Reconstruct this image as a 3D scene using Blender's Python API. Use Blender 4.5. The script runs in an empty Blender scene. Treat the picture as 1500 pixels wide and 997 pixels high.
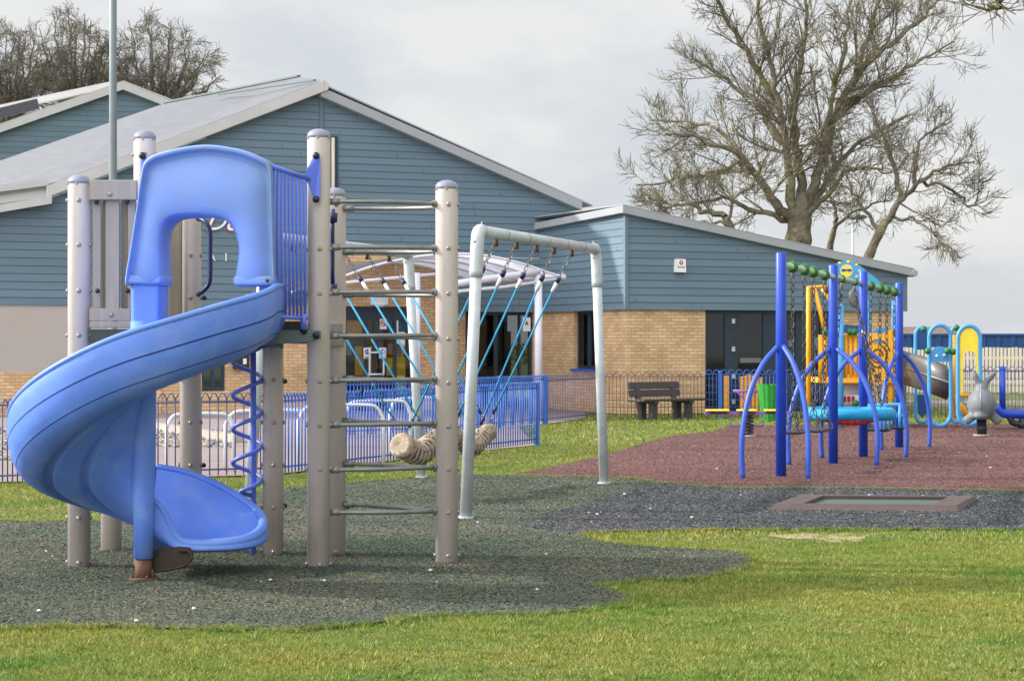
import bpy, bmesh, math, random
import numpy as np
from mathutils import Vector, Matrix
random.seed(7); rng = np.random.default_rng(7)
sc = bpy.context.scene
C = bpy.context.scene.collection
R = math.radians
# ---------------------------------------------------------------- picture measures (1500 x 997 px photo)
F = 3000.0; H = 1.6; CX = 750.0; HY = 503.0
def W(px, py, d):            # point seen at pixel px,py standing d metres away
    return Vector(((px-CX)*d/F, d, H-(py-HY)*d/F))
def G(px, py, z=0.0):        # point on the ground
    d = (H-z)*F/(py-HY)
    return Vector(((px-CX)*d/F, d, z))
def X(px, d): return (px-CX)*d/F
def Z(py, d): return H-(py-HY)*d/F
# ---------------------------------------------------------------- materials
def lin(c):
    c = c/255.0
    return c/12.92 if c <= 0.04045 else ((c+0.055)/1.055)**2.4
def rgb(r, g, b): return (lin(r), lin(g), lin(b), 1)
MATS = {}
def mat(name, col, rough=0.6, var=0.12, scale=6.0, bump=0.0, bscale=40.0, metal=0.0, dirt=None, dirt_amt=0.0, dscale=2.0, spec=0.5, coat=0.0, bdist=0.01, stretch=None):
    m = bpy.data.materials.new(name); m.use_nodes = True
    nt = m.node_tree; N = nt.nodes; L = nt.links
    b = N['Principled BSDF']; b.inputs['Roughness'].default_value = rough
    b.inputs['Metallic'].default_value = metal
    b.inputs['Specular IOR Level'].default_value = spec
    b.inputs['Coat Weight'].default_value = coat
    tc = N.new('ShaderNodeTexCoord'); vec = tc.outputs['Object']
    if stretch:
        mp = N.new('ShaderNodeMapping'); mp.inputs['Scale'].default_value = stretch
        L.new(vec, mp.inputs['Vector']); vec = mp.outputs['Vector']
    n = N.new('ShaderNodeTexNoise'); n.inputs['Scale'].default_value = scale; n.inputs['Detail'].default_value = 6
    L.new(vec, n.inputs['Vector'])
    mr = N.new('ShaderNodeMapRange'); mr.inputs[1].default_value = 0.3; mr.inputs[2].default_value = 0.7
    mr.inputs[3].default_value = 1-var; mr.inputs[4].default_value = 1+var
    L.new(n.outputs['Fac'], mr.inputs[0])
    mul = N.new('ShaderNodeVectorMath'); mul.operation = 'SCALE'; mul.inputs[0].default_value = col[:3]
    L.new(mr.outputs[0], mul.inputs['Scale'])
    out = mul.outputs[0]
    if dirt:
        n2 = N.new('ShaderNodeTexNoise'); n2.inputs['Scale'].default_value = dscale; n2.inputs['Detail'].default_value = 8; n2.inputs['Roughness'].default_value = .65
        L.new(vec, n2.inputs['Vector'])
        r2 = N.new('ShaderNodeMapRange'); r2.inputs[1].default_value = .5; r2.inputs[2].default_value = .72; r2.inputs[4].default_value = dirt_amt
        L.new(n2.outputs['Fac'], r2.inputs[0])
        mx = N.new('ShaderNodeMix'); mx.data_type = 'RGBA'; mx.inputs[7].default_value = dirt
        L.new(r2.outputs[0], mx.inputs[0]); L.new(out, mx.inputs[6]); out = mx.outputs[2]
    L.new(out, b.inputs['Base Color'])
    if bump:
        nb = N.new('ShaderNodeTexNoise'); nb.inputs['Scale'].default_value = bscale; nb.inputs['Detail'].default_value = 4
        L.new(vec, nb.inputs['Vector'])
        bp = N.new('ShaderNodeBump'); bp.inputs['Strength'].default_value = bump; bp.inputs['Distance'].default_value = bdist
        L.new(nb.outputs['Fac'], bp.inputs['Height']); L.new(bp.outputs[0], b.inputs['Normal'])
    MATS[name] = m
    return m
M = MATS
def island_mat(name, cols, rough=.8, pos_cols=None, pscale=.35, trans=0.0):
    """colour ramp driven by Random Per Island, multiplied by slow positional tint"""
    m = bpy.data.materials.new(name); m.use_nodes = True
    nt = m.node_tree; N = nt.nodes; L = nt.links
    b = N['Principled BSDF']; b.inputs['Roughness'].default_value = rough; b.inputs['Specular IOR Level'].default_value = .25
    g = N.new('ShaderNodeNewGeometry'); cr = N.new('ShaderNodeValToRGB')
    els = cr.color_ramp.elements
    while len(els) < len(cols): els.new(.5)
    for i, (p, c) in enumerate(cols): els[i].position = p; els[i].color = c
    L.new(g.outputs['Random Per Island'], cr.inputs[0]); out = cr.outputs[0]
    if pos_cols:
        tc = N.new('ShaderNodeTexCoord'); mp = N.new('ShaderNodeMapping'); mp.inputs['Scale'].default_value = (.6, .9, 1)
        L.new(tc.outputs['Object'], mp.inputs[0])
        n = N.new('ShaderNodeTexNoise'); n.inputs['Scale'].default_value = pscale; n.inputs['Detail'].default_value = 6; n.inputs['Roughness'].default_value = .74
        L.new(mp.outputs[0], n.inputs['Vector'])
        c2 = N.new('ShaderNodeValToRGB'); e = c2.color_ramp.elements
        while len(e) < len(pos_cols): e.new(.5)
        for i, (p, c) in enumerate(pos_cols): e[i].position = p; e[i].color = c
        L.new(n.outputs['Fac'], c2.inputs[0])
        mx = N.new('ShaderNodeMix'); mx.data_type = 'RGBA'; mx.blend_type = 'MULTIPLY'; mx.inputs[0].default_value = 1
        L.new(out, mx.inputs[6]); L.new(c2.outputs[0], mx.inputs[7]); out = mx.outputs[2]
    L.new(out, b.inputs['Base Color'])
    if trans:
        tr = N.new('ShaderNodeBsdfTranslucent'); ms = N.new('ShaderNodeMixShader'); ms.inputs[0].default_value = trans
        L.new(out, tr.inputs[0]); L.new(b.outputs[0], ms.inputs[1]); L.new(tr.outputs[0], ms.inputs[2])
        L.new(ms.outputs[0], N['Material Output'].inputs[0])
    MATS[name] = m; return m
def brick_mat(name, c1, c2, mortar, w=.225, h=.075):
    m = bpy.data.materials.new(name); m.use_nodes = True
    nt = m.node_tree; N = nt.nodes; L = nt.links
    b = N['Principled BSDF']; b.inputs['Roughness'].default_value = .85; b.inputs['Specular IOR Level'].default_value = .2
    tc = N.new('ShaderNodeTexCoord'); sp = N.new('ShaderNodeSeparateXYZ'); L.new(tc.outputs['Object'], sp.inputs[0])
    ad = N.new('ShaderNodeMath'); ad.operation = 'ADD'; L.new(sp.outputs[0], ad.inputs[0]); L.new(sp.outputs[1], ad.inputs[1])
    cb = N.new('ShaderNodeCombineXYZ'); L.new(ad.outputs[0], cb.inputs[0]); L.new(sp.outputs[2], cb.inputs[1])
    br = N.new('ShaderNodeTexBrick'); L.new(cb.outputs[0], br.inputs['Vector'])
    br.inputs['Color1'].default_value = c1; br.inputs['Color2'].default_value = c2; br.inputs['Mortar'].default_value = mortar
    br.inputs['Scale'].default_value = 1; br.inputs['Brick Width'].default_value = w; br.inputs['Row Height'].default_value = h
    br.inputs['Mortar Size'].default_value = .010; br.inputs['Mortar Smooth'].default_value = .15; br.inputs['Bias'].default_value = -.1
    n = N.new('ShaderNodeTexNoise'); n.inputs['Scale'].default_value = 1.3; n.inputs['Detail'].default_value = 7; L.new(cb.outputs[0], n.inputs['Vector'])
    mr = N.new('ShaderNodeMapRange'); mr.inputs[1].default_value = .3; mr.inputs[2].default_value = .7; mr.inputs[3].default_value = .82; mr.inputs[4].default_value = 1.12
    L.new(n.outputs['Fac'], mr.inputs[0])
    vm = N.new('ShaderNodeVectorMath'); vm.operation = 'SCALE'; L.new(br.outputs['Color'], vm.inputs[0]); L.new(mr.outputs[0], vm.inputs['Scale'])
    L.new(vm.outputs[0], b.inputs['Base Color'])
    bp = N.new('ShaderNodeBump'); bp.inputs['Strength'].default_value = .6; bp.inputs['Distance'].default_value = .01; bp.invert = True
    L.new(br.outputs['Fac'], bp.inputs['Height']); L.new(bp.outputs[0], b.inputs['Normal'])
    MATS[name] = m; return m
def glass_mat(name, tint, refl):
    m = bpy.data.materials.new(name); m.use_nodes = True
    nt = m.node_tree; N = nt.nodes; L = nt.links
    N.remove(N['Principled BSDF'])
    t = N.new('ShaderNodeBsdfTransparent'); t.inputs[0].default_value = tint
    g = N.new('ShaderNodeBsdfGlossy'); g.inputs['Roughness'].default_value = .04; g.inputs[0].default_value = (.9, .93, .95, 1)
    fr = N.new('ShaderNodeFresnel'); fr.inputs[0].default_value = 1.5
    ad = N.new('ShaderNodeMath'); ad.operation = 'ADD'; ad.inputs[1].default_value = refl; L.new(fr.outputs[0], ad.inputs[0])
    ms = N.new('ShaderNodeMixShader'); L.new(ad.outputs[0], ms.inputs[0]); L.new(t.outputs[0], ms.inputs[1]); L.new(g.outputs[0], ms.inputs[2])
    L.new(ms.outputs[0], N['Material Output'].inputs[0]); MATS[name] = m; return m
# slide plastics and playground paints
mat('slide_blue', rgb(92, 130, 216), .46, .10, 3, .12, 160, dirt=rgb(142, 162, 206), dirt_amt=.45, dscale=3.4, bdist=.002)
mat('hood_blue', rgb(122, 152, 218), .6, .10, 3, .12, 160, dirt=rgb(132, 150, 180), dirt_amt=.6, dscale=3.2, bdist=.002)
mat('groove', rgb(30, 52, 122), .7)
mat('bar_blue', rgb(96, 120, 222), .4, .06, 9)
mat('navy', rgb(24, 34, 84), .4, .08, 9)
mat('post_grey', rgb(200, 188, 181), .45, .05, 2.5, dirt=rgb(170, 155, 146), dirt_amt=.35, dscale=3, stretch=(4, 4, .8), bump=.05, bscale=60, bdist=.003)
mat('cap_grey', rgb(132, 134, 150), .35, .08, 9)
mat('bolt', rgb(150, 142, 138), .35, .1, 20, metal=.4)
mat('black_plastic', rgb(26, 26, 32), .4, .1, 9)
mat('deck_dark', rgb(58, 62, 62), .7, .2, 8, .2, 50)
mat('plank_grey', rgb(150, 142, 136), .75, .12, 3, .3, 60, stretch=(8, 8, .6), bdist=.004)
mat('plank_brown', rgb(138, 126, 108), .8, .16, 3, .3, 60, stretch=(8, 8, .6), bdist=.004)
mat('rung_metal', rgb(128, 128, 124), .42, .15, 14, metal=.45)
mat('rust', rgb(92, 62, 46), .8, .3, 12, .3, 60)
mat('bracket_rust', rgb(54, 40, 32), .75, .3, 12, .2, 60)
mat('plate_grey', rgb(96, 108, 106), .6, .15, 10)
mat('galv', rgb(188, 194, 196), .45, .14, 10, metal=.2, dirt=rgb(140, 130, 112), dirt_amt=.35, dscale=5)
mat('rope_teal', rgb(48, 146, 190), .8, .12, 30, .3, 200)
mat('chain', rgb(120, 120, 118), .4, .2, 40, metal=.7)
mat('chain_dark', rgb(74, 74, 74), .45, .2, 40, metal=.6)
mat('rope_valley_shade', rgb(96, 78, 62), .95, .3, 22, .6, 60, bdist=.02)
mat('rope_beige', rgb(164, 148, 130), .95, .3, 22, .6, 60, bdist=.02, dirt=rgb(98, 80, 66), dirt_amt=.7, dscale=9)
mat('swing_blue', rgb(24, 66, 180), .4, .08, 5, dirt=rgb(60, 84, 170), dirt_amt=.5, dscale=6)
mat('brace_blue', rgb(50, 84, 180), .4, .08, 5)
mat('ball_green', rgb(30, 104, 44), .45, .1, 10)
mat('beam_green', rgb(164, 190, 156), .4, .12, 8, metal=.3)
mat('basket_cyan', rgb(22, 146, 200), .7, .15, 30, .5, 120)
mat('net_red', rgb(180, 34, 34), .8, .2, 20)
mat('light_blue', rgb(70, 152, 210), .45, .08, 5)
mat('yellow', rgb(238, 170, 20), .5, .08, 6)
mat('lemon', rgb(240, 214, 60), .5, .08, 6)
mat('white_paint', rgb(214, 216, 222), .5, .06, 5)
mat('stainless', rgb(108, 106, 105), .42, .12, 5, metal=.7)
mat('rabbit_grey', rgb(104, 110, 114), .6, .15, 7, .15, 60)
mat('purple', rgb(132, 88, 160), .45, .1, 8)
mat('bin_green', rgb(34, 138, 42), .5, .1, 6)
mat('bench_wood', rgb(70, 62, 66), .8, .18, 8, .3, 60, stretch=(2, 2, 8))
mat('tramp_frame', rgb(76, 62, 59), .8, .15, 8, .25, 60)
mat('tramp_mat', rgb(70, 84, 78), .8, .15, 20)
mat('fence_blue', rgb(46, 94, 178), .45, .12, 8)
mat('fence_violet', rgb(72, 72, 112), .5, .15, 8)
mat('fence_brown', rgb(104, 76, 84), .6, .15, 8)
mat('paling', rgb(226, 212, 190), .85, .14, 3, stretch=(6, 6, .6))
mat('bark', rgb(112, 104, 88), .95, .4, 2.2, 1.0, 6, bdist=.14, dirt=rgb(140, 136, 84), dirt_amt=.7, dscale=1.1)
mat('bark_pale', rgb(104, 97, 86), .95, .25, 1.0, dirt=rgb(128, 122, 76), dirt_amt=.6, dscale=.8)
# buildings
mat('clad', rgb(98, 119, 132), .7, .07, .9, .15, 30, stretch=(.4, .4, 4), bdist=.004)
mat('clad_gap', rgb(30, 42, 52), .9)
_n = M['clad'].node_tree; _b = _n.nodes['Principled BSDF']; _s = _b.inputs['Base Color'].links[0].from_socket   # board-to-board tone
_g = _n.nodes.new('ShaderNodeNewGeometry'); _r = _n.nodes.new('ShaderNodeMapRange'); _r.inputs[3].default_value = .93; _r.inputs[4].default_value = 1.07; _n.links.new(_g.outputs['Random Per Island'], _r.inputs[0])
_m = _n.nodes.new('ShaderNodeVectorMath'); _m.operation = 'SCALE'; _n.links.new(_s, _m.inputs[0]); _n.links.new(_r.outputs[0], _m.inputs['Scale']); _n.links.new(_m.outputs[0], _b.inputs['Base Color'])
mat('fascia', rgb(156, 158, 162), .5, .06, 2)
mat('fascia_light', rgb(190, 188, 186), .5, .06, 2)
mat('roof_sheet', rgb(106, 108, 114), .6, .12, 2.5, dirt=rgb(110, 112, 118), dirt_amt=.6, dscale=3, stretch=(3, .25, .25))
mat('render', rgb(176, 168, 162), .9, .05, 1.2, .2, 40, dirt=rgb(164, 140, 118), dirt_amt=.35, dscale=1.2)
mat('dark_frame', rgb(40, 54, 68), .4, .1, 5)
mat('pole_grey', rgb(112, 122, 128), .5, .1, 3)
mat('interior', rgb(30, 28, 27), .9, .4, 1.4)
mat('warm_interior', rgb(92, 78, 44), .9, .5, 2.2)
mat('canopy_frame', rgb(208, 206, 216), .4, .05, 5)
brick_mat('brick', rgb(222, 190, 146), rgb(198, 160, 118), rgb(176, 148, 118))
brick_mat('far_brick', rgb(150, 108, 90), rgb(126, 90, 76), rgb(130, 110, 98))
mat('far_roof', rgb(112, 92, 84), .9, .15, 2)
mat('container_blue', rgb(22, 74, 132), .5, .12, 1)
glass_mat('glass', (.42, .46, .48, 1), .0)
glass_mat('canopy_sheet', (.80, .79, .86, 1), .10)
_n = M['canopy_sheet'].node_tree; _d = _n.nodes.new('ShaderNodeBsdfTranslucent'); _d.inputs[0].default_value = (.74, .72, .80, 1); _m = _n.nodes.new('ShaderNodeMixShader'); _m.inputs[0].default_value = .58
_o = _n.nodes['Material Output']; _s = _o.inputs[0].links[0].from_socket; _n.links.new(_s, _m.inputs[1]); _n.links.new(_d.outputs[0], _m.inputs[2]); _n.links.new(_m.outputs[0], _o.inputs[0])
glass_mat('door_glass', (.82, .84, .84, 1), .0)
# greenish weather stain on the right-hand leg of the slide hood
_n = M['hood_blue'].node_tree; _b = _n.nodes['Principled BSDF']; _s = _b.inputs['Base Color'].links[0].from_socket
_t = _n.nodes.new('ShaderNodeTexCoord'); _x = _n.nodes.new('ShaderNodeSeparateXYZ'); _n.links.new(_t.outputs['Object'], _x.inputs[0])
_r = _n.nodes.new('ShaderNodeMapRange'); _r.interpolation_type = 'SMOOTHSTEP'; _r.inputs[1].default_value = .36; _r.inputs[2].default_value = .54; _n.links.new(_x.outputs[0], _r.inputs[0])
_z = _n.nodes.new('ShaderNodeTexNoise'); _z.inputs['Scale'].default_value = 9; _z.inputs['Detail'].default_value = 7; _n.links.new(_t.outputs['Object'], _z.inputs['Vector'])
_q = _n.nodes.new('ShaderNodeMath'); _q.operation = 'MULTIPLY'; _n.links.new(_r.outputs[0], _q.inputs[0]); _n.links.new(_z.outputs['Fac'], _q.inputs[1])
_m = _n.nodes.new('ShaderNodeMix'); _m.data_type = 'RGBA'; _m.inputs[7].default_value = rgb(110, 130, 128); _n.links.new(_q.outputs[0], _m.inputs[0]); _n.links.new(_s, _m.inputs[6]); _n.links.new(_m.outputs[2], _b.inputs['Base Color'])
mat('sign_white', rgb(232, 232, 234), .5, .02)
mat('sign_red', rgb(190, 50, 54), .5, .02)
mat('sign_blue', rgb(40, 60, 150), .5, .02)
mat('sign_green', rgb(60, 140, 70), .5, .02)
mat('ink', rgb(40, 40, 48), .5, .02)
mat('blind', rgb(128, 140, 142), .8, .1, 4)
mat('litter', rgb(226, 222, 214), .8, .05)
# grounds
mat('paving', rgb(134, 120, 121), .85, .08, 1.5, .2, 60, dirt=rgb(112, 102, 104), dirt_amt=.5, dscale=.8)
mat('kerb', rgb(160, 150, 138), .85, .08, 2)
mat('bare_soil', rgb(146, 130, 100), .95, .2, 9, .5, 60, dirt=rgb(120, 124, 70), dirt_amt=.8, dscale=6)
mat('soil', rgb(86, 92, 40), .95, .3, 5, .4, 60)
mat('far_grass', rgb(104, 118, 42), .95, .25, 1.5, .4, 60)

def rubber_mat(name, c1, c2, c3):
    m = bpy.data.materials.new(name); m.use_nodes = True
    nt = m.node_tree; N = nt.nodes; L = nt.links
    b = N['Principled BSDF']; b.inputs['Roughness'].default_value = .9; b.inputs['Specular IOR Level'].default_value = .2
    tc = N.new('ShaderNodeTexCoord')
    v = N.new('ShaderNodeTexVoronoi'); v.inputs['Scale'].default_value = 38; L.new(tc.outputs['Object'], v.inputs['Vector'])
    cr = N.new('ShaderNodeValToRGB'); e = cr.color_ramp.elements; e[0].color = c1; e[1].color = c2; e[0].position = .2; e[1].position = .8
    sp = N.new('ShaderNodeSeparateXYZ'); L.new(v.outputs['Color'], sp.inputs[0]); L.new(sp.outputs[0], cr.inputs[0])
    n = N.new('ShaderNodeTexNoise'); n.inputs['Scale'].default_value = .7; n.inputs['Detail'].default_value = 7; n.inputs['Roughness'].default_value = .6
    L.new(tc.outputs['Object'], n.inputs['Vector'])
    mr = N.new('ShaderNodeMapRange'); mr.inputs[1].default_value = .42; mr.inputs[2].default_value = .68; mr.inputs[4].default_value = .75; L.new(n.outputs['Fac'], mr.inputs[0])
    mx = N.new('ShaderNodeMix'); mx.data_type = 'RGBA'; mx.inputs[7].default_value = c3
    L.new(mr.outputs[0], mx.inputs[0]); L.new(cr.outputs[0], mx.inputs[6]); L.new(mx.outputs[2], b.inputs['Base Color'])
    bp = N.new('ShaderNodeBump'); bp.inputs['Strength'].default_value = .9; bp.inputs['Distance'].default_value = .02
    L.new(v.outputs['Distance'], bp.inputs['Height']); L.new(bp.outputs[0], b.inputs['Normal'])
    MATS[name] = m
rubber_mat('rubber_green', rgb(56, 70, 60), rgb(100, 106, 94), rgb(108, 104, 92))
rubber_mat('rubber_black', rgb(50, 52, 56), rgb(92, 93, 97), rgb(72, 73, 77))
rubber_mat('rubber_red', rgb(84, 54, 54), rgb(118, 86, 84), rgb(110, 86, 82))
# ---------------------------------------------------------------- mesh builder
def catmull(pts, k=6):
    P = [Vector(p) for p in pts]; out = []
    for i in range(len(P)-1):
        p0 = P[i-1] if i else P[0]*2-P[1]; p1 = P[i]; p2 = P[i+1]; p3 = P[i+2] if i+2 < len(P) else P[-1]*2-P[-2]
        for j in range(k):
            t = j/k
            out.append(.5*((2*p1)+(p2-p0)*t+(2*p0-5*p1+4*p2-p3)*t*t+(3*p1-p0-3*p2+p3)*t**3))
    out.append(P[-1]); return out
class MB:
    def __init__(s): s.v = []; s.f = []; s.m = []; s.sm = []
    def face(s, ids, m=0, sm=False): s.f.append(ids); s.m.append(m); s.sm.append(sm)
    def add(s, vs, fs, m=0, sm=False):
        o = len(s.v); s.v += [tuple(v) for v in vs]
        for f in fs: s.face([i+o for i in f], m, sm)
    def box(s, c, size, rot=None, m=0):
        c = Vector(c); hx, hy, hz = [a/2 for a in size]; vs = []
        for dx, dy, dz in ((-1,-1,-1),(1,-1,-1),(1,1,-1),(-1,1,-1),(-1,-1,1),(1,-1,1),(1,1,1),(-1,1,1)):
            p = Vector((dx*hx, dy*hy, dz*hz))
            if rot is not None: p = rot @ p
            vs.append(c+p)
        s.add(vs, [(0,3,2,1),(4,5,6,7),(0,1,5,4),(1,2,6,5),(2,3,7,6),(3,0,4,7)], m)
    def bar(s, a, b, w, h, m=0, up=(0,0,1)):   # rectangular bar from a to b
        a = Vector(a); b = Vector(b); d = (b-a).normalized(); u = Vector(up)
        if abs(d.dot(u)) > .98: u = Vector((0,1,0))
        x = d.cross(u).normalized(); z = x.cross(d).normalized()
        rot = Matrix((x, d, z)).transposed()
        s.box((a+b)/2, (w, (b-a).length, h), rot, m)
    def tube(s, pts, r, n=8, m=0, cap=True, sm=True, closed=False):
        P = [Vector(p) for p in pts]; k = len(P)
        if k < 2: return
        rr = r if isinstance(r, (list, tuple)) else [r]*k
        o = len(s.v); t0 = None; u = None
        for i in range(k):
            if closed: t = (P[(i+1) % k]-P[i-1]).normalized()
            else: t = ((P[i+1] if i < k-1 else P[i])-(P[i-1] if i else P[i])).normalized()
            if u is None:
                a = Vector((0,0,1)) if abs(t.z) < .9 else Vector((1,0,0))
                u = t.cross(a).normalized()
            else:
                u = (u-t*u.dot(t))
                u = u.normalized() if u.length > 1e-6 else t.orthogonal().normalized()
            w = t.cross(u)
            for j in range(n):
                a = 2*math.pi*j/n; q = P[i]+(u*math.cos(a)+w*math.sin(a))*rr[i]; s.v.append(tuple(q))
        kk = k if closed else k-1
        for i in range(kk):
            for j in range(n):
                a = o+i*n+j; b = o+i*n+(j+1) % n; c = o+((i+1) % k)*n+(j+1) % n; d = o+((i+1) % k)*n+j
                s.face((a, b, c, d), m, sm)
        if cap and not closed:
            s.face([o+j for j in range(n)][::-1], m); s.face([o+(k-1)*n+j for j in range(n)], m)
    def lathe(s, prof, c, n=20, m=0, sm=True, axis='z'):   # prof: (r, z) list
        c = Vector(c); o = len(s.v)
        for r, z in prof:
            for j in range(n):
                a = 2*math.pi*j/n
                p = Vector((r*math.cos(a), r*math.sin(a), z)) if axis == 'z' else (Vector((r*math.cos(a), z, r*math.sin(a))) if axis == 'y' else Vector((z, r*math.cos(a), r*math.sin(a))))
                s.v.append(tuple(c+p))
        for i in range(len(prof)-1):
            for j in range(n):
                s.face((o+i*n+j, o+i*n+(j+1) % n, o+(i+1)*n+(j+1) % n, o+(i+1)*n+j), m, sm)
        s.face([o+j for j in range(n)][::-1], m); s.face([o+(len(prof)-1)*n+j for j in range(n)], m)
    def ball(s, c, r, m=0, n=10, sc3=(1,1,1)):
        c = Vector(c); o = len(s.v); k = max(4, n//2+1)
        for i in range(k+1):
            a = math.pi*i/k
            rr = math.sin(a) if 0 < i < k else .02
            for j in range(n):
                b = 2*math.pi*j/n
                s.v.append((c.x+r*sc3[0]*rr*math.cos(b), c.y+r*sc3[1]*rr*math.sin(b), c.z+r*sc3[2]*math.cos(a)))
        for i in range(k):
            for j in range(n):
                s.face((o+i*n+j, o+(i+1)*n+j, o+(i+1)*n+(j+1) % n, o+i*n+(j+1) % n), m, True)
    def prism(s, poly, off, m=0):      # extrude polygon (list of Vectors) by off
        n = len(poly); off = Vector(off); P = [Vector(p) for p in poly]
        s.add(P+[p+off for p in P], [tuple(range(n)), tuple(range(n, 2*n))[::-1]]+[(i, i+n, (i+1) % n+n, (i+1) % n) for i in range(n)], m)
    def build(s, name, mats, parent=None, org=None, bevel=0, bseg=2, sub=0, recalc=True):
        me = bpy.data.meshes.new(name)
        if org is None:
            org = Vector((0,0,0)); p = parent
            while p is not None and p.parent is not None: p = p.parent
            if p is not None: org = ORG.get(p.name, org)
        me.from_pydata([(v[0]-org[0], v[1]-org[1], v[2]-org[2]) for v in s.v], [], s.f)
        if isinstance(mats, str): mats = [mats]
        for k in mats: me.materials.append(MATS[k])
        me.polygons.foreach_set('material_index', s.m); me.polygons.foreach_set('use_smooth', s.sm)
        if recalc:
            bm = bmesh.new(); bm.from_mesh(me); bmesh.ops.recalc_face_normals(bm, faces=bm.faces); bm.to_mesh(me); bm.free()
        me.update()
        o = bpy.data.objects.new(name, me); C.objects.link(o)
        if parent is not None: o.parent = parent
        elif org != Vector((0,0,0)): o.location = org
        if bevel:
            b = o.modifiers.new('bevel', 'BEVEL'); b.width = bevel; b.segments = bseg; b.limit_method = 'ANGLE'; b.angle_limit = R(40)
        if sub:
            b = o.modifiers.new('sub', 'SUBSURF'); b.levels = sub; b.render_levels = sub
        return o
ORG = {}
def tag(o, label=None, cat=None, group=None, kind=None):
    if label: o['label'] = label
    if cat: o['category'] = cat
    if group: o['group'] = group
    if kind: o['kind'] = kind
    return o
def thing(name, label, cat, loc, group=None, rot=0, local=False):
    o = bpy.data.objects.new(name, None); C.objects.link(o); o.location = loc; o.rotation_euler = (0, 0, rot)
    o.empty_display_size = .2
    ORG[o.name] = Vector((0,0,0)) if local else Vector(loc)
    tag(o, label, cat, group); return o
def single(mb, name, mats, label, cat, loc, group=None, **k):
    o = mb.build(name, mats, None, org=Vector(loc), **k); return tag(o, label, cat, group)
def copy_tree(o, loc=None, label=None, parent=None):
    c = o.copy(); C.objects.link(c); c.parent = parent
    if loc is not None: c.location = loc
    if label: c['label'] = label
    for ch in list(o.children): copy_tree(ch, None, None, c)
    return c
def chain(mb, a, b, m=0, link=.07, w=.022, r=.006):
    a = Vector(a); b = Vector(b); L = (b-a).length; n = max(2, int(L/(link*.78))); d = (b-a).normalized()
    x = d.orthogonal().normalized(); y = d.cross(x)
    for i in range(n):
        c = a+(b-a)*((i+.5)/n); u = x if i % 2 else y; pts = []
        for k in range(6):
            t = 2*math.pi*k/6; pts.append(c+d*(math.cos(t)*link*.5)+u*(math.sin(t)*w))
        mb.tube(pts, r, 3, m, closed=True)
def text_mesh(txt, size, mb, origin, xdir, zdir, ndir, m=0, shear=0.0, extrude=.004):
    cu = bpy.data.curves.new('t', 'FONT'); cu.body = txt; cu.size = size; cu.extrude = extrude; cu.shear = shear; cu.align_x = 'CENTER'
    o = bpy.data.objects.new('t', cu); C.objects.link(o)
    dg = bpy.context.evaluated_depsgraph_get(); me = bpy.data.meshes.new_from_object(o.evaluated_get(dg))
    vs = [Vector(origin)+Vector(xdir)*v.co.x+Vector(zdir)*v.co.y+Vector(ndir)*v.co.z for v in me.vertices]
    mb.add(vs, [tuple(p.vertices) for p in me.polygons], m)
    bpy.data.objects.remove(o); bpy.data.curves.remove(cu); bpy.data.meshes.remove(me)
# ---------------------------------------------------------------- camera, light, sky
cam = bpy.data.cameras.new('camera'); co = bpy.data.objects.new('camera', cam); C.objects.link(co)
co.location = (0, 0, H); co.rotation_euler = (R(90), 0, 0); cam.lens = 72; cam.sensor_width = 36
cam.shift_y = (HY-498.5)/1500; cam.clip_end = 3000; cam.clip_start = .1
cam.dof.use_dof = True; cam.dof.focus_distance = 15.5; cam.dof.aperture_fstop = 11
sc.camera = co
SUN = Vector((-.86, .14, .49)).normalized()
w = bpy.data.worlds.new('World'); sc.world = w; w.use_nodes = True
N = w.node_tree.nodes; L = w.node_tree.links
bg = N['Background']; sky = N.new('ShaderNodeTexSky'); sky.sky_type = 'NISHITA'; sky.sun_disc = False
sky.sun_elevation = math.asin(SUN.z); sky.sun_rotation = math.atan2(SUN.x, SUN.y)
L.new(sky.outputs[0], bg.inputs[0]); bg.inputs[1].default_value = .09
tc = N.new('ShaderNodeTexCoord'); mp = N.new('ShaderNodeMapping'); mp.inputs['Scale'].default_value = (1, 1, 2.2); L.new(tc.outputs['Generated'], mp.inputs[0])
n1 = N.new('ShaderNodeTexNoise'); n1.inputs['Scale'].default_value = 8; n1.inputs['Detail'].default_value = 6; n1.inputs['Roughness'].default_value = .55; L.new(mp.outputs[0], n1.inputs['Vector'])
cr = N.new('ShaderNodeValToRGB'); e = cr.color_ramp.elements
e[0].position = .38; e[0].color = (.535, .56, .60, 1); e[1].position = .60; e[1].color = (.675, .675, .67, 1)
L.new(n1.outputs['Fac'], cr.inputs[0])
b2 = N.new('ShaderNodeBackground'); L.new(cr.outputs[0], b2.inputs[0])
sx = N.new('ShaderNodeSeparateXYZ'); L.new(tc.outputs['Generated'], sx.inputs[0])   # overcast sky: brighter towards the zenith
mz = N.new('ShaderNodeMapRange'); mz.interpolation_type = 'SMOOTHSTEP'; mz.inputs[1].default_value = .16; mz.inputs[2].default_value = .95; mz.inputs[3].default_value = 1.0; mz.inputs[4].default_value = 1.5
L.new(sx.outputs[2], mz.inputs[0])
dt = N.new('ShaderNodeVectorMath'); dt.operation = 'DOT_PRODUCT'; dt.inputs[1].default_value = Vector((-.70, -.62, .34)).normalized(); L.new(tc.outputs['Generated'], dt.inputs[0])   # unseen sky glow added behind the camera, front left, filling posts and facades
gl = N.new('ShaderNodeMapRange'); gl.interpolation_type = 'SMOOTHSTEP'; gl.inputs[1].default_value = .15; gl.inputs[2].default_value = 1; gl.inputs[3].default_value = 0; gl.inputs[4].default_value = 3.0; L.new(dt.outputs['Value'], gl.inputs[0])
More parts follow.
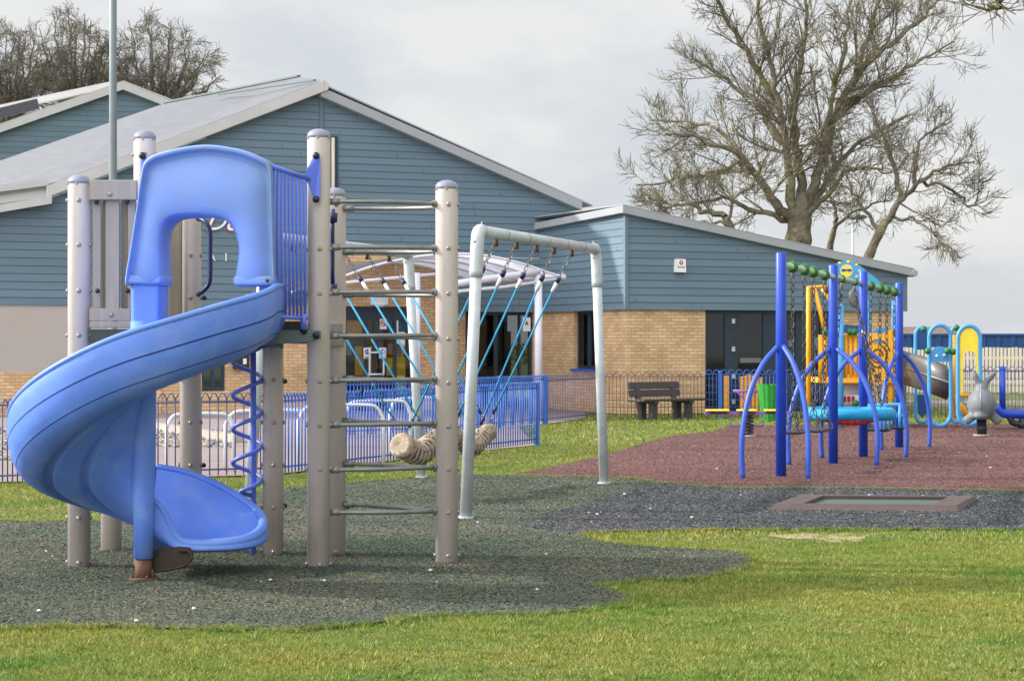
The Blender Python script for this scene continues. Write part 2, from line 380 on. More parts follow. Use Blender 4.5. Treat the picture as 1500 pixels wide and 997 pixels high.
sm_ = N.new('ShaderNodeMath'); sm_.operation = 'ADD'; L.new(mz.outputs[0], sm_.inputs[0]); L.new(gl.outputs[0], sm_.inputs[1]); L.new(sm_.outputs[0], b2.inputs[1])
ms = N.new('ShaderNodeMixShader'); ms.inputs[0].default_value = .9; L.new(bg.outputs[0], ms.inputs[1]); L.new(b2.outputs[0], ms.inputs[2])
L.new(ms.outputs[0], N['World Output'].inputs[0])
sl = bpy.data.lights.new('sun', 'SUN'); sl.energy = 4.4; sl.angle = R(1.5); sl.color = (1, .95, .86)
so = bpy.data.objects.new('sun', sl); C.objects.link(so); so.rotation_euler = SUN.to_track_quat('Z', 'Y').to_euler(); so.location = (-30, -10, 30)
sc.view_settings.view_transform = 'Standard'; sc.view_settings.look = 'None'; sc.view_settings.gamma = 1; sc.view_settings.exposure = .38
sc.view_settings.use_curve_mapping = False
sc.cycles.max_bounces = 6; sc.cycles.transparent_max_bounces = 12
sc.cycles.use_denoising = True
# ================================================================ GROUND
def noisy(pts, amp, step=.18):
    out = []; P = [Vector((p[0], p[1])) for p in pts]
    for i in range(len(P)):
        a = P[i]; b = P[(i+1) % len(P)]; n = max(1, int((b-a).length/step))
        for k in range(n):
            q = a+(b-a)*(k/n)
            j = (math.sin(q.x*7.1+q.y*3.3)+math.sin(q.x*17.3-q.y*9.7)*.6+math.sin(q.x*41+q.y*23)*.4)*amp
            out.append((q.x+j*.6, q.y+j))
    return out
def smooth_px(px, k=5):
    return [tuple(p[:2]) for p in catmull([(x, y, 0) for x, y in px], k)]
def gpoly(px): return [tuple(G(x, y)[:2]) for x, y in px]
def sheet(name, poly, z, m, kind='structure'):
    me = bpy.data.meshes.new(name)
    me.from_pydata([(x, y, z) for x, y in poly], [], [tuple(range(len(poly)))])
    bm = bmesh.new(); bm.from_mesh(me); bmesh.ops.recalc_face_normals(bm, faces=bm.faces)
    for f in bm.faces:
        if f.normal.z < 0: f.normal_flip()
    bmesh.ops.triangulate(bm, faces=bm.faces, ngon_method='EAR_CLIP'); bm.to_mesh(me); bm.free()
    me.materials.append(M[m]); o = bpy.data.objects.new(name, me); C.objects.link(o); o['kind'] = kind; return o
lower_edge = smooth_px([(-420, 935), (-100, 925), (0, 923), (200, 921), (330, 925), (430, 925), (550, 915), (650, 904), (780, 903), (880, 893), (925, 883), (912, 872), (884, 862),
    (930, 853), (1010, 850), (1070, 840), (1103, 828), (1092, 815), (1045, 808), (950, 803), (885, 797), (857, 788), (872, 782), (1000, 779), (1200, 777), (1500, 778), (1800, 779)])
mid_edge = smooth_px([(1800, 724), (1500, 722), (1300, 718), (1050, 716), (966, 709), (900, 701), (800, 700), (740, 698)])
top_left = smooth_px([(700, 697), (600, 702), (500, 709), (400, 718), (330, 735), (230, 762), (100, 765), (-100, 765), (-420, 765)])
RUB = noisy(gpoly(lower_edge+mid_edge+top_left), .026, .07)
red_px = smooth_px([(740, 698), (790, 690), (830, 681), (900, 664), (980, 641), (1040, 634), (1062, 628), (1150, 624), (1300, 622), (1500, 622), (1900, 622)])+[(1900, 724)]+mid_edge
RED = noisy(gpoly(red_px), .012)
blk_px = [(1800, 779)]+smooth_px([(1800, 724), (1500, 722), (1300, 718), (1050, 716), (966, 710), (905, 726), (840, 744), (790, 760), (765, 772), (800, 778), (850, 784), (872, 782), (1000, 779), (1200, 777), (1500, 778)])
BLK = noisy(gpoly(blk_px), .02, .1)
sheet('ground', [(-1500, -60), (1500, -60), (1500, 2500), (-1500, 2500)], 0, 'soil')
sheet('safety_surface', RUB, .016, 'rubber_green')
sheet('black_safety_surface', BLK, .020, 'rubber_black')
sheet('red_safety_surface', RED, .024, 'rubber_red')
pav_px = [(-300, 716), (0, 708), (400, 697), (520, 682), (690, 663), (784, 653.5), (760, 626), (797, 622), (858, 614), (858, 600), (300, 600), (-300, 600)]
PAV = [tuple(G(x, y)[:2]) for x, y in pav_px]
sheet('patio', PAV, .02, 'paving')
def pip(pts, poly):
    x = pts[:, 0]; y = pts[:, 1]; inside = np.zeros(len(pts), bool); P = poly; j = len(P)-1
    for i in range(len(P)):
        xi, yi = P[i]; xj, yj = P[j]
        if yi != yj:
            c = ((yi > y) != (yj > y)) & (x < (xj-xi)*(y-yi)/(yj-yi)+xi); inside ^= c
        j = i
    return inside
def mesh_np(name, verts, faces, m, kind='stuff', label=None, cat=None):
    me = bpy.data.meshes.new(name); nv = len(verts); nf = len(faces); k = faces.shape[1]
    me.vertices.add(nv); me.loops.add(nf*k); me.polygons.add(nf)
    me.vertices.foreach_set('co', verts.astype(np.float32).ravel())
    me.loops.foreach_set('vertex_index', faces.astype(np.int32).ravel())
    me.polygons.foreach_set('loop_start', np.arange(0, nf*k, k, dtype=np.int32))
    me.polygons.foreach_set('loop_total', np.full(nf, k, np.int32))
    me.update(calc_edges=True); me.materials.append(M[m])
    o = bpy.data.objects.new(name, me); C.objects.link(o); o['kind'] = kind
    if label: o['label'] = label; o['category'] = cat
    return o
def scatter(n, d0, d1, margin=1.0, x0=None, x1=None):
    d = np.sqrt(rng.uniform(d0*d0, d1*d1, n)); s = rng.uniform(-.25*1.25, .25*1.25, n)
    p = np.stack([d*s+rng.uniform(-margin, margin, n), d], 1); return p
island_mat('grass_blades', [(0, rgb(82, 108, 44)), (.4, rgb(120, 138, 58)), (.76, rgb(148, 156, 80)), (.93, rgb(176, 168, 108)), (1, rgb(206, 192, 150))], .75,
    [(.36, (.50, .80, .50, 1)), (.5, (1, 1, .9, 1)), (.64, (1.22, 1.0, .85, 1))], .5, trans=.25)
def grass(name, n, d0, d1, h, wd, label):
    p = scatter(n, d0, d1)
    q = p+rng.normal(0, .035, p.shape)+.03*np.sin(p[:, ::-1]*19)
    keep = ~(pip(q, RUB) | pip(q, RED) | pip(p, PAV)); p = p[keep]
    # bare worn patch
    bare = np.exp(-(((p[:, 0]-G(1215, 788).x)/.55)**2+((p[:, 1]-G(1215, 788).y)/.20)**2))
    p = p[rng.uniform(0, 1, len(p)) > bare*1.0]
    n = len(p); hh = h*rng.uniform(.5, 1.25, n)
    hh *= .75+.5*(np.sin(p[:, 0]*2.1+np.sin(p[:, 1]*1.7)*1.5)*.5+.5)
    a = rng.uniform(0, 2*np.pi, n); ww = wd*rng.uniform(.7, 1.3, n)
    t = rng.uniform(0, 2*np.pi, n); ln = hh*rng.uniform(.1, 1.3, n)
    V = np.zeros((n, 3, 3)); V[:, 0, 0] = p[:, 0]-np.cos(a)*ww; V[:, 0, 1] = p[:, 1]-np.sin(a)*ww
    V[:, 1, 0] = p[:, 0]+np.cos(a)*ww; V[:, 1, 1] = p[:, 1]+np.sin(a)*ww
    V[:, 2, 0] = p[:, 0]+np.cos(t)*ln; V[:, 2, 1] = p[:, 1]+np.sin(t)*ln; V[:, 2, 2] = hh
    return mesh_np(name, V.reshape(-1, 3), np.arange(n*3).reshape(-1, 3), 'grass_blades', 'stuff', label, 'grass')
grass('lawn_grass', 680000, 8.6, 16.5, .0165, .0028, 'short mown grass covering the lawn nearest the front of the play area')
grass('lawn_grass', 260000, 16.5, 32, .028, .0055, 'short grass strip around the swings and along the near fence')
grass('lawn_grass', 160000, 32, 58, .045, .011, 'grass strip in front of the bench and the far fence')
# bare trodden patch and longer tufts along the edges
bp_ = noisy([tuple(G(x, y)[:2]) for x, y in ((1120, 784), (1170, 781.5), (1235, 782), (1268, 786), (1262, 793), (1225, 795), (1190, 789), (1150, 790))], .03, .06)
sheet('bare_soil', bp_, .005, 'bare_soil')
cl = []; E = np.array(RUB); lawn_side = []
idx = rng.integers(0, len(E), 2600); cl.append(E[idx]+rng.normal(0, .03, (2600, 2)))
E2 = np.array(RED); cl.append(E2[rng.integers(0, len(E2), 500)]+rng.normal(0, .04, (500, 2)))
cl.append(scatter(1500, 9, 18)); cl = np.concatenate(cl)
cl = cl[(cl[:, 1] < 45) & (np.abs(cl[:, 0]/cl[:, 1]) < .30)]
far_in = pip(cl, [tuple(q) for q in (E-E.mean(0))*.985+E.mean(0)]) & (rng.uniform(0, 1, len(cl)) < .93)
cl = cl[~far_in & ~pip(cl, PAV)]
nb_b = 34; n = len(cl)*nb_b; c = np.repeat(cl, nb_b, 0); rad = rng.normal(0, .022, (n, 2)); p = c+rad
hh = rng.uniform(.018, .048, n)*np.repeat(rng.uniform(.6, 1.2, len(cl)), nb_b); a = rng.uniform(0, 6.28, n); ww = .0032*rng.uniform(.7, 1.4, n)
V = np.zeros((n, 3, 3)); V[:, 0, 0] = p[:, 0]-np.cos(a)*ww; V[:, 0, 1] = p[:, 1]-np.sin(a)*ww; V[:, 1, 0] = p[:, 0]+np.cos(a)*ww; V[:, 1, 1] = p[:, 1]+np.sin(a)*ww
ln = rng.uniform(.2, .9, n)[:, None]*rad*1.2+rng.normal(0, .010, (n, 2)); V[:, 2, :2] = p+ln; V[:, 2, 2] = hh; V[:, :2, 2] = .004
mesh_np('grass_tufts', V.reshape(-1, 3), np.arange(n*3).reshape(-1, 3), 'grass_blades', 'stuff', 'longer ragged grass tufts along the edges of the rubber and in the lawn', 'grass')
# shredded rubber on the safety surface
for nm, c in (('shred_green', [(0, rgb(54, 66, 56)), (.4, rgb(78, 86, 75)), (.75, rgb(98, 98, 86)), (1, rgb(130, 124, 108))]),
              ('shred_black', [(0, rgb(44, 45, 49)), (.45, rgb(70, 72, 77)), (.8, rgb(98, 99, 104)), (1, rgb(134, 134, 136))]),
              ('shred_red', [(0, rgb(86, 56, 56)), (.5, rgb(110, 78, 77)), (.85, rgb(126, 96, 92)), (1, rgb(158, 132, 126))])):
    island_mat(nm, c, .85, [(.38, (.52, .78, .64, 1)), (.5, (.95, 1, .93, 1)), (.64, (1.42, 1.24, 1.10, 1))], .6)
def shreds(p, name, m, label, L, wd, z):
    n = len(p); a = rng.uniform(0, 2*np.pi, n); l = L*rng.uniform(.5, 1.3, n); w2 = wd*rng.uniform(.6, 1.3, n)
    dx, dy = np.cos(a)*l, np.sin(a)*l; ex, ey = -np.sin(a)*w2, np.cos(a)*w2
    tz = rng.uniform(-.35, .35, n)*l; sz = rng.uniform(-.6, .6, n)*w2; z0 = z+rng.uniform(.002, .012, n)
    V = np.zeros((n, 4, 3))
    for k, (s1, s2) in enumerate(((-1, -1), (1, -1), (1, 1), (-1, 1))):
        V[:, k, 0] = p[:, 0]+s1*dx+s2*ex; V[:, k, 1] = p[:, 1]+s1*dy+s2*ey; V[:, k, 2] = z0+s1*tz+s2*sz
    V[:, :, 2] = np.maximum(V[:, :, 2], z+.001)
    mesh_np(name, V.reshape(-1, 3), np.arange(n*4).reshape(-1, 4), m, 'stuff', label, 'rubber chips')
for n, d0, d1, L_, w_ in ((330000, 10.5, 16.5, .0075, .0024), (260000, 16.5, 26, .010, .0032)):
    p = scatter(n, d0, d1, .5); q = p+rng.normal(0, .015, p.shape); q2 = p+rng.normal(0, .12, p.shape)
    rub = pip(q, RUB); blk = pip(q2, BLK) & rub; red = pip(q, RED)
    shreds(p[rub & ~blk & ~red], 'rubber_shreds', 'shred_green', 'dark green shredded rubber around the slide', L_, w_, .016)
    if blk.sum(): shreds(p[blk & ~red], 'rubber_shreds', 'shred_black', 'black shredded rubber around the sunken trampoline', L_, w_, .020)
    if red.sum(): shreds(p[red], 'rubber_shreds', 'shred_red', 'dull red shredded rubber nearest the blue swings', L_*.7, w_*.8, .024)
p = scatter(120000, 26, 42, .5); p = p[pip(p, RED)]
shreds(p, 'rubber_shreds', 'shred_red', 'dull red shredded rubber under the far play equipment', .012, .004, .024)
# pale litter and wood chips lying about
mb = MB()
spots = [(57, 902), (284, 899), (200, 917), (68, 813), (475, 857), (382, 858), (396, 856), (700, 770), (915, 728), (875, 758), (800, 817), (776, 668), (1025, 668), (830, 666), (1050, 690), (1190, 728), (1352, 730), (905, 705)]
for x, y in spots+[(random.uniform(20, 1480), random.uniform(660, 900)) for _ in range(34)]:
    g = G(x, y)
    if not pip(np.array([[g.x, g.y]]), RUB)[0] and not pip(np.array([[g.x, g.y]]), RED)[0]: continue
    r = random.uniform(.004, .011)*(1+g.y/60) if (x, y) not in spots[:3] else .012
    mb.ball((g.x, g.y, .03+r*.4), r, 0, 5, (1.3, .9, .6))
tag(mb.build('litter', 'litter'), 'tiny pale chips and litter scattered over the rubber', 'litter', kind='stuff')
# white stones bed on the patio + kerb
mb = MB()
pts = []
for _ in range(1500):
    x, y = (random.uniform(-60, 60), random.uniform(628, 676)) if random.random() < .62 else (random.uniform(205, 345), random.uniform(632, 657))
    g = G(x, y); mb.ball((g.x, g.y, .04), random.uniform(.02, .045), 0 if random.random() < .6 else 1, 5, (1, 1, .6))
tag(mb.build('gravel', ['kerb', 'roof_sheet']), 'bed of pale loose stones on the patio behind the fence', 'gravel', kind='stuff')
k = MB(); k.bar(G(180, 622)+Vector((0, 0, .07)), G(348, 650)+Vector((0, 0, .07)), .2, .14)
tag(k.build('kerb', 'kerb'), kind='structure')
# ================================================================ BUILDING (local frame: x along the facade, y into the building)
C0 = Vector((X(917, 46), 46)); ANG = math.atan2(3000, 7000)
ax = Vector((math.cos(ANG), math.sin(ANG))); ay = Vector((-math.sin(ANG), math.cos(ANG)))
def hit(px, py, axis, val):
    """pixel ray against local plane x=val (axis 0) or y=val (axis 1): returns local (x, y, z)"""
    dr = Vector(((px-CX)/F, 1.0)); o = -C0; a = (ax, ay)[axis]
    t = (val-o.dot(a))/dr.dot(a); p = o+dr*t
    return Vector((p.dot(ax), p.dot(ay), H-(py-HY)*t/F))
L0 = hit(791, 400, 0, 0).y        # depth of the recess = plane of the gable
def clip(poly, z0, z1):
    def half(P, z, s):
        out = []
        for i in range(len(P)):
            a = P[i]; b = P[(i+1) % len(P)]; ia = (a[1]-z)*s >= 0; ib = (b[1]-z)*s >= 0
            if ia: out.append(a)
            if ia != ib:
                t = (z-a[1])/(b[1]-a[1]); out.append((a[0]+(b[0]-a[0])*t, z))
        return out
    P = half(poly, z0, 1)
    return half(P, z1, -1) if P else []
def boards(mb, poly, axis, val, outv, pitch=.166, m=0, zref=None):
    """lapped weatherboards clipped to poly [(u,z)], lying on plane, outv=-1/+1 direction outwards"""
    zs = [p[1] for p in poly]; z = (min(zs) if zref is None else zref); zt = max(zs)
    def P3(u, z_, off): return Vector((u, val+outv*off, z_)) if axis == 1 else Vector((val+outv*off, u, z_))
    while z < zt:
        c = clip(poly, z, z+pitch-.007)
        if len(c) >= 3:
            fr = [P3(u, zz, .022-(zz-z)/pitch*.015) for u, zz in c]; bk = [P3(u, zz, -.01) for u, zz in c]
            us = [q[0] for q in c]; uu = random.uniform(min(us), max(us)); mid_z = z+pitch*.5
            if max(us)-min(us) > 1.5 and min(q[1] for q in c) < mid_z-.02: a_ = P3(uu, z+.012, .0235); b_ = P3(uu+.008, z+pitch*.93, .0115); lo = P3(uu, z+.012, -.01); mb.add([P3(uu, z+.003, .0245), P3(uu+.008, z+.003, .0245), P3(uu+.008, z+pitch*.6, .0165), P3(uu, z+pitch*.6, .0165)], [(0, 1, 2, 3)], m+1)
            n = len(c); mb.add(fr+bk, [tuple(range(n))]+[(i, (i+1) % n, (i+1) % n+n, i+n) for i in range(n)], m)
        z += pitch
    mb.add([P3(u, zz, -.002) for u, zz in poly], [tuple(range(len(poly)))], m+1)
def wallbox(mb, x0, x1, y0, y1, z0, z1, m=0): mb.box(((x0+x1)/2, (y0+y1)/2, (z0+z1)/2), (abs(x1-x0), abs(y1-y0), abs(z1-z0)), None, m)
wing = thing('clubhouse_wing', 'low flat-roofed wing with blue-grey boards over buff brick, behind the bench', 'building', (C0.x, C0.y, 0), rot=ANG, local=True)
zc = 2.367
def hz(px, py, axis, val): v = hit(px, py, axis, val); return (v[axis == 0 and 1 or 0], v.z)
XR = hit(1326, 400, 1, 0).x
ztop0 = hit(917, 313.5, 1, 0).z; ztopR = hit(1326, 392, 1, 0).z
mb = MB(); boards(mb, [(0.0, zc), (XR, zc), (XR, ztopR), (0.0, ztop0)], 1, 0, -1)
mb.box((0, 0, (zc+ztop0)/2), (.09, .09, ztop0-zc)); mb.box((XR, 0.02, (zc+ztopR)/2), (.09, .09, ztopR-zc))
ztopL = hit(791, 337, 0, 0).z
boards(mb, [(0.0, zc), (L0, zc), (L0, ztopL), (0.0, ztop0)], 0, 0, -1)
wallbox(mb, .05, XR-.05, .1, L0+3, zc, 2.9)
mb.build('wall_cladding', ['clad', 'clad_gap'], wing)
# brick below, with the two openings
dx0, dx1 = hit(1035, 500, 1, 0).x, hit(1229, 500, 1, 0).x
wy0, wy1 = hit(873, 500, 0, 0).y, hit(837, 500, 0, 0).y
mb = MB(); IN = .06
wallbox(mb, 0+IN, dx0, IN, .35, -.1, zc); mb.build('brick_wall', 'brick', wing); mb = MB(); wallbox(mb, dx1, XR-.03, IN, .35, -.1, zc); wallbox(mb, XR-.35, XR-.03, .35, L0+3, -.1, zc); mb.build('brick_wall', 'brick', wing); mb = MB()
wz = hit(850, 540, 0, 0).z
wallbox(mb, IN, .35, .35, wy0, -.1, zc); wallbox(mb, IN, .35, wy1, L0, -.1, zc); wallbox(mb, IN, .35, wy0, wy1, -.1, wz)
mb.build('brick_wall', 'brick', wing)
mb = MB()
t = .26
p0 = Vector((-.16, -.16, ztop0+.01)); pr = Vector((hit(1340, 388, 1, -.16).x, -.16, hit(1340, 405, 1, -.16).z)); pl = Vector((-.16, L0, ztopL+.0))
t = .17
mb.prism([p0, pr, pr+Vector((0, 0, t)), p0+Vector((0, 0, t))], (0, .16, 0)); mb.prism([p0+Vector((0, .16, 0)), pl, pl+Vector((0, 0, t)), p0+Vector((0, .16, t))], (.16, 0, 0))
mb.prism([p0+Vector((0, 0, t)), pr+Vector((0, 0, t)), pr+Vector((0, L0+3, t+.0)), p0+Vector((0, L0+3, t))], (0, 0, .03))
mb.tube([pr+Vector((0, -.02, .08)), pr+Vector((0, L0, .08))], .09, 8)
mb.build('roof_edge', 'fascia', wing, bevel=.015)
def glazing(root, axis, val, u0, u1, z0, z1, mullions, mid=(), depth=.1, name='window', frame='dark_frame', fw=.07):
    """frame with panes set back behind the wall face"""
    def bx(mb, a, b, c, d, y0, y1):
        if axis == 1: wallbox(mb, a, b, val+y0, val+y1, c, d)
        else: wallbox(mb, val+y0, val+y1, a, b, c, d)
    mb = MB(); bx(mb, u0, u0+fw, z0, z1, depth, depth+.07); bx(mb, u1-fw, u1, z0, z1, depth, depth+.07)
    bx(mb, u0+fw, u1-fw, z1-fw, z1, depth, depth+.07); bx(mb, u0+fw, u1-fw, z0, z0+fw, depth, depth+.07)
    for q in mullions: bx(mb, q[0], q[1], z0+fw, z1-fw, depth+.003, depth+.068)
    for q in mid: bx(mb, q[0], q[1], q[2], q[3], depth+.006, depth+.064)
    fr = mb.build(name, frame, root)
    mb = MB(); bx(mb, u0+.02, u1-.02, z0+.02, z1-.02, depth+.03, depth+.038); mb.build('pane', 'glass', fr)
    return fr
def U(px): return hit(px, 500, 1, 0).x
fr = glazing(wing, 1, IN, dx0, dx1, .05, zc, [(U(1067), U(1081)), (U(1123), U(1160)), (U(1171), U(1180)), (U(1207), U(1215))], [(U(1081), U(1086), .1, 2.3)], name='glazed_door', fw=.09)
fr.children[0].data.materials[0] = M['door_glass']
for y in (470, 511, 551, 588):
    mb = MB(); v = hit(1078.5, y, 1, 0); mb.box((v.x, .135, v.z), (.07, .04, .11)); mb.build('hinge', 'galv', fr)
mb = MB()
wallbox(mb, dx0-.3, dx1+.3, 3.4, 3.5, 0, 2.5); wallbox(mb, dx0-.3, dx1+.3, .4, 3.4, 2.38, 2.44); wallbox(mb, dx0-.3, dx1+.3, .4, 3.4, .0, .04)
wallbox(mb, dx0-.31, dx0-.3, .4, 3.4, 0, 2.5); wallbox(mb, dx1+.3, dx1+.31, .4, 3.4, 0, 2.5)
mb.build('room_shell', 'interior', wing)
def in_px(root, px0, px1, py0, py1, y, m, name, label=None, cat=None):
    a = hit(px0, py1, 1, y); b = hit(px1, py0, 1, y); mb = MB(); wallbox(mb, a.x, b.x, y-.01, y+.02, a.z, b.z)
    return mb.build(name, m, root)
glass_z = IN+.2
in_px(wing, 1084, 1120, 524, 531, glass_z, 'sign_white', 'door_pale_strip')  # pale strip just behind the door pane
in_px(wing, 1152, 1162, 498, 507, glass_z, 'sign_white', 'door_notice'); in_px(wing, 1193, 1203, 494, 511, glass_z, 'sign_white', 'door_notice')
in_px(wing, 1160, 1171, 466, 560, glass_z+.05, 'blind', 'window_blind')
# play panels leaning inside the doors
tb = thing('storage_panel', 'yellow slatted panel standing against the glazed doors, behind the blue fence', 'panel', tuple(C0)+(0,), rot=ANG, local=True)
mb = MB()
for i in range(6):
    a = hit(1085+i*5.6, 592, 1, -.3); b = hit(1085+i*5.6, 548+abs(i-2)*1.5, 1, -.3); wallbox(mb, a.x, a.x+.075, -.3, -.27, .02, b.z)
a = hit(1061, 590, 1, -.3); b = hit(1068, 550, 1, -.3); wallbox(mb, a.x, b.x, -.3, -.26, .02, b.z)
mb.build('slat', 'yellow', tb)
# window on the short side of the wing
fr = glazing(wing, 0, IN, wy0, wy1, wz, zc, [((wy0*.45+wy1*.55)-.12, (wy0*.45+wy1*.55)+.06)], name='window')
mb = MB(); wallbox(mb, -.02, .2, wy0-.03, wy1+.03, wz-.06, wz); mb.build('window_sill', 'fence_blue', wing)
mb = MB(); wallbox(mb, .45, .5, wy1-.75, wy1-.15, wz, zc); mb.build('window_blind', 'blind', wing)
mb = MB(); wallbox(mb, 1.3, 1.35, wy0-.5, wy1+.5, 0, zc); mb.build('room_shell', 'interior', wing)
# ---- main gabled hall
hall = thing('gabled_hall', 'large gabled hall clad in blue-grey boards, behind the spiral slide', 'building', (C0.x, C0.y, 0), rot=ANG, local=True)
YG = L0
def g(px, py, y=YG): v = hit(px, py, 1, y); return (v.x, v.z)
peak = g(470, 138); eR = g(857, 316); eL = g(72, 292)
zb = .77+1.6; zleft = g(50, 447)[1]
bx0, bx1 = g(506, 400)[0], g(641, 400)[0]; bzt = g(560, 374)[1]
left = g(-160, 447)[0]
mb = MB()
mid = g(470, 400)[0]
boards(mb, [(left, zleft), (mid-.03, zleft), (mid-.03, peak[1]), (eL[0], eL[1]), (left, eL[1])], 1, YG, -1, pitch=.176)
boards(mb, [(mid+.03, bzt), (.3, bzt), (.3, g(800, 288)[1]), (mid+.03, peak[1])], 1, YG, -1, pitch=.166, zref=bzt)
boards(mb, [(bx1, zb), (.3, zb), (.3, bzt-.01), (bx1, bzt-.01)], 1, YG, -1)
boards(mb, [(mid+.03, zleft), (bx0, zleft), (bx0, bzt-.01), (mid+.03, bzt-.01)], 1, YG, -1)
boards(mb, [(.3, bzt+.5), (eR[0], bzt+.5), (eR[0], eR[1]), (.3, g(800, 288)[1])], 1, YG, -1, zref=bzt+.166*3)
mb.box((mid, YG-.02, (zleft+peak[1])/2), (.07, .08, peak[1]-zleft))
mb.build('wall_cladding', ['clad', 'clad_gap'], hall)
mb = MB()   # tall slit window
a = g(484, 262); b = g(494, 200); wallbox(mb, a[0], b[0], YG-.05, YG-.02, a[1]-.6, b[1]); mb.build('slit_window', 'dark_frame', hall)
mb = MB(); a = g(484.5, 262); b = g(489, 202); wallbox(mb, a[0], b[0], YG-.06, YG-.045, a[1]-.6, b[1]); mb.build('slit_window_blind', 'paling', hall)
# lower walls
wx0, wx1 = g(683, 500)[0], g(783, 500)[0]
mb = MB()
for q in ((bx1+.0, wx0, YG+IN, YG+.35, -.1, zb), (wx1, .05, YG+IN, YG+.35, -.1, zb)): mb = MB(); wallbox(mb, *q); mb.build('brick_wall', 'brick', hall)
mb = MB()
rz = g(50, 545)[1]; rx = g(236, 500)[0]
wallbox(mb, left, rx, YG-.02, YG+.3, -.1, rz); mb.build('brick_wall', 'brick', hall); mb = MB()
lw0, lw1 = g(296, 500)[0], g(331, 500)[0]; lz = g(300, 573)[1]
wallbox(mb, rx, lw0, YG+.02, YG+.3, -.1, zleft); wallbox(mb, lw1, bx0, YG+.02, YG+.3, -.1, zleft); wallbox(mb, lw0, lw1, YG+.02, YG+.3, -.1, lz)
mb.build('brick_wall', 'brick', hall)
mb = MB(); wallbox(mb, left, rx, YG+.01, YG+.3, rz, zleft); mb.build('rendered_wall', 'render', hall)
fr = glazing(hall, 1, YG+.02, lw0, lw1, lz, zleft-.1, [((lw0+lw1)/2-.04, (lw0+lw1)/2+.04)], name='window')
mb = MB(); wallbox(mb, rx-.02, rx+.4, YG-.03, YG+.02, zleft-.33, zleft-.03); mb.build('louvre_vent', 'dark_frame', hall)
fr = glazing(hall, 1, YG+IN, wx0, wx1, g(730, 560)[1], zb, [(g(730, 500)[0]-.05, g(730, 500)[0]+.05), (g(765, 500)[0]-.03, g(765, 500)[0]+.03)], name='window', fw=.08)
mb = MB(); wallbox(mb, wx0-.3, wx1+.3, YG+2.4, YG+2.5, 0, 2.6); wallbox(mb, wx0-.3, wx1+.3, YG+.4, YG+2.4, zb+.02, zb+.1); wallbox(mb, wx0, wx0+.5, YG+1.4, YG+1.6, .8, 1.9)
mb.build('room_shell', 'interior', hall)
mb = MB(); a = g(748, 560); b = g(772, 485); wallbox(mb, a[0], b[0], YG+1.0, YG+1.05, a[1], b[1]); mb.build('notice_board', 'warm_interior', hall)
# emergency sign with running figure on that window
a = g(767, 485); b = g(778, 465); sg = MB(); wallbox(sg, a[0], b[0], YG+.04, YG+.05, a[1], b[1])
cx_ = (a[0]+b[0])/2; czz = (a[1]+b[1])/2+.05
sg.prism([(cx_-.05, YG+.035, czz-.06), (cx_+.05, YG+.035, czz-.06), (cx_, YG+.035, czz+.06)], (0, .004, 0), 1)
tag(sg.build('notice', ['sign_white', 'sign_green'], None, org=(0, 0, 0)), 'white notice with green triangle mark stuck on the dark window', 'notice')
bpy.data.objects['notice'].location = (C0.x, C0.y, 0); bpy.data.objects['notice'].rotation_euler = (0, 0, ANG)
# roof edges
def edge(mb, a, b, th, y0, y1, m=0):
    A = Vector((a[0], y0, a[1])); B = Vector((b[0], y0, b[1])); mb.prism([A, B, B+Vector((0, 0, th)), A+Vector((0, 0, th))], (0, y1-y0, 0), m)
mb = MB(); edge(mb, g(470, 141, YG-.25), g(853, 308, YG-.25), .22, YG-.25, YG+.1)
A = Vector((peak[0], YG-.25, peak[1]+.17)); B = Vector((eR[0]+.1, YG-.25, eR[1]+.22))
mb.prism([A, B, B+Vector((0, 12, 0)), A+Vector((0, 12, 0))], (0, 0, .04)); mb.build('verge_board', 'fascia', hall, bevel=.01)
mb = MB(); e0 = g(68, 290, YG-.3); e1 = g(476, 134, YG-.3); edge(mb, e0, e1, .27, YG-.3, YG+.1)
A = Vector((e1[0]-.02, YG-.29, e1[1])); mb.tube([A+Vector((0, 0, .13)), A+Vector((.04, .5, .13))], .14, 8)
mb.build('verge_board', 'fascia_light', hall, bevel=.02)
# left roof slope: rises towards its back corner
def wl(p): q = Vector((p.x, p.y))-C0; return Vector((q.dot(ax), q.dot(ay), p.z))
f0 = Vector((e0[0], YG-.3, e0[1]+.27)); f1 = Vector((e1[0], YG-.3, e1[1]+.27))
b1 = wl(W(438, 113, 56)); bm_ = wl(W(240, 152, 62)); b0 = wl(W(-30, 246, 66)); b00 = wl(W(-260, 330, 68)); e00 = Vector((g(-160, 302, YG-.3)[0], YG-.3, g(-160, 302, YG-.3)[1]))
mb = MB(); rp = [f0, f1, b1, bm_, b0, b00, e00]
mb.add(rp, [(0, 1, 2), (0, 2, 3), (0, 3, 4), (0, 4, 5), (0, 5, 6)])
mb.add([p-Vector((0, 0, .05)) for p in rp], [(0, 1, 2), (0, 2, 3), (0, 3, 4), (0, 4, 5), (0, 5, 6)])
rr_ = wl(W(462, 118, 56)); mb.add([f1, b1, rr_], [(0, 1, 2)])
mb.build('roof', 'roof_sheet', hall)
mb = MB(); u_ = Vector((0, 0, .03))
mb.bar(bm_+u_, b1+u_, .12, .05); mb.build('ridge_flashing', 'plate_grey', hall); mb = MB(); mb.bar(f1.lerp(bm_, .05)+u_, f1.lerp(bm_, .6)+u_, .07, .03); mb.build('roof_flashing', 'plate_grey', hall)
mb = MB()
rr_ = wl(W(462, 118, 56)); mb.add([f1, b1, rr_], [(0, 1, 2)])
mb.build('roof', 'roof_sheet', hall)
mb = MB()
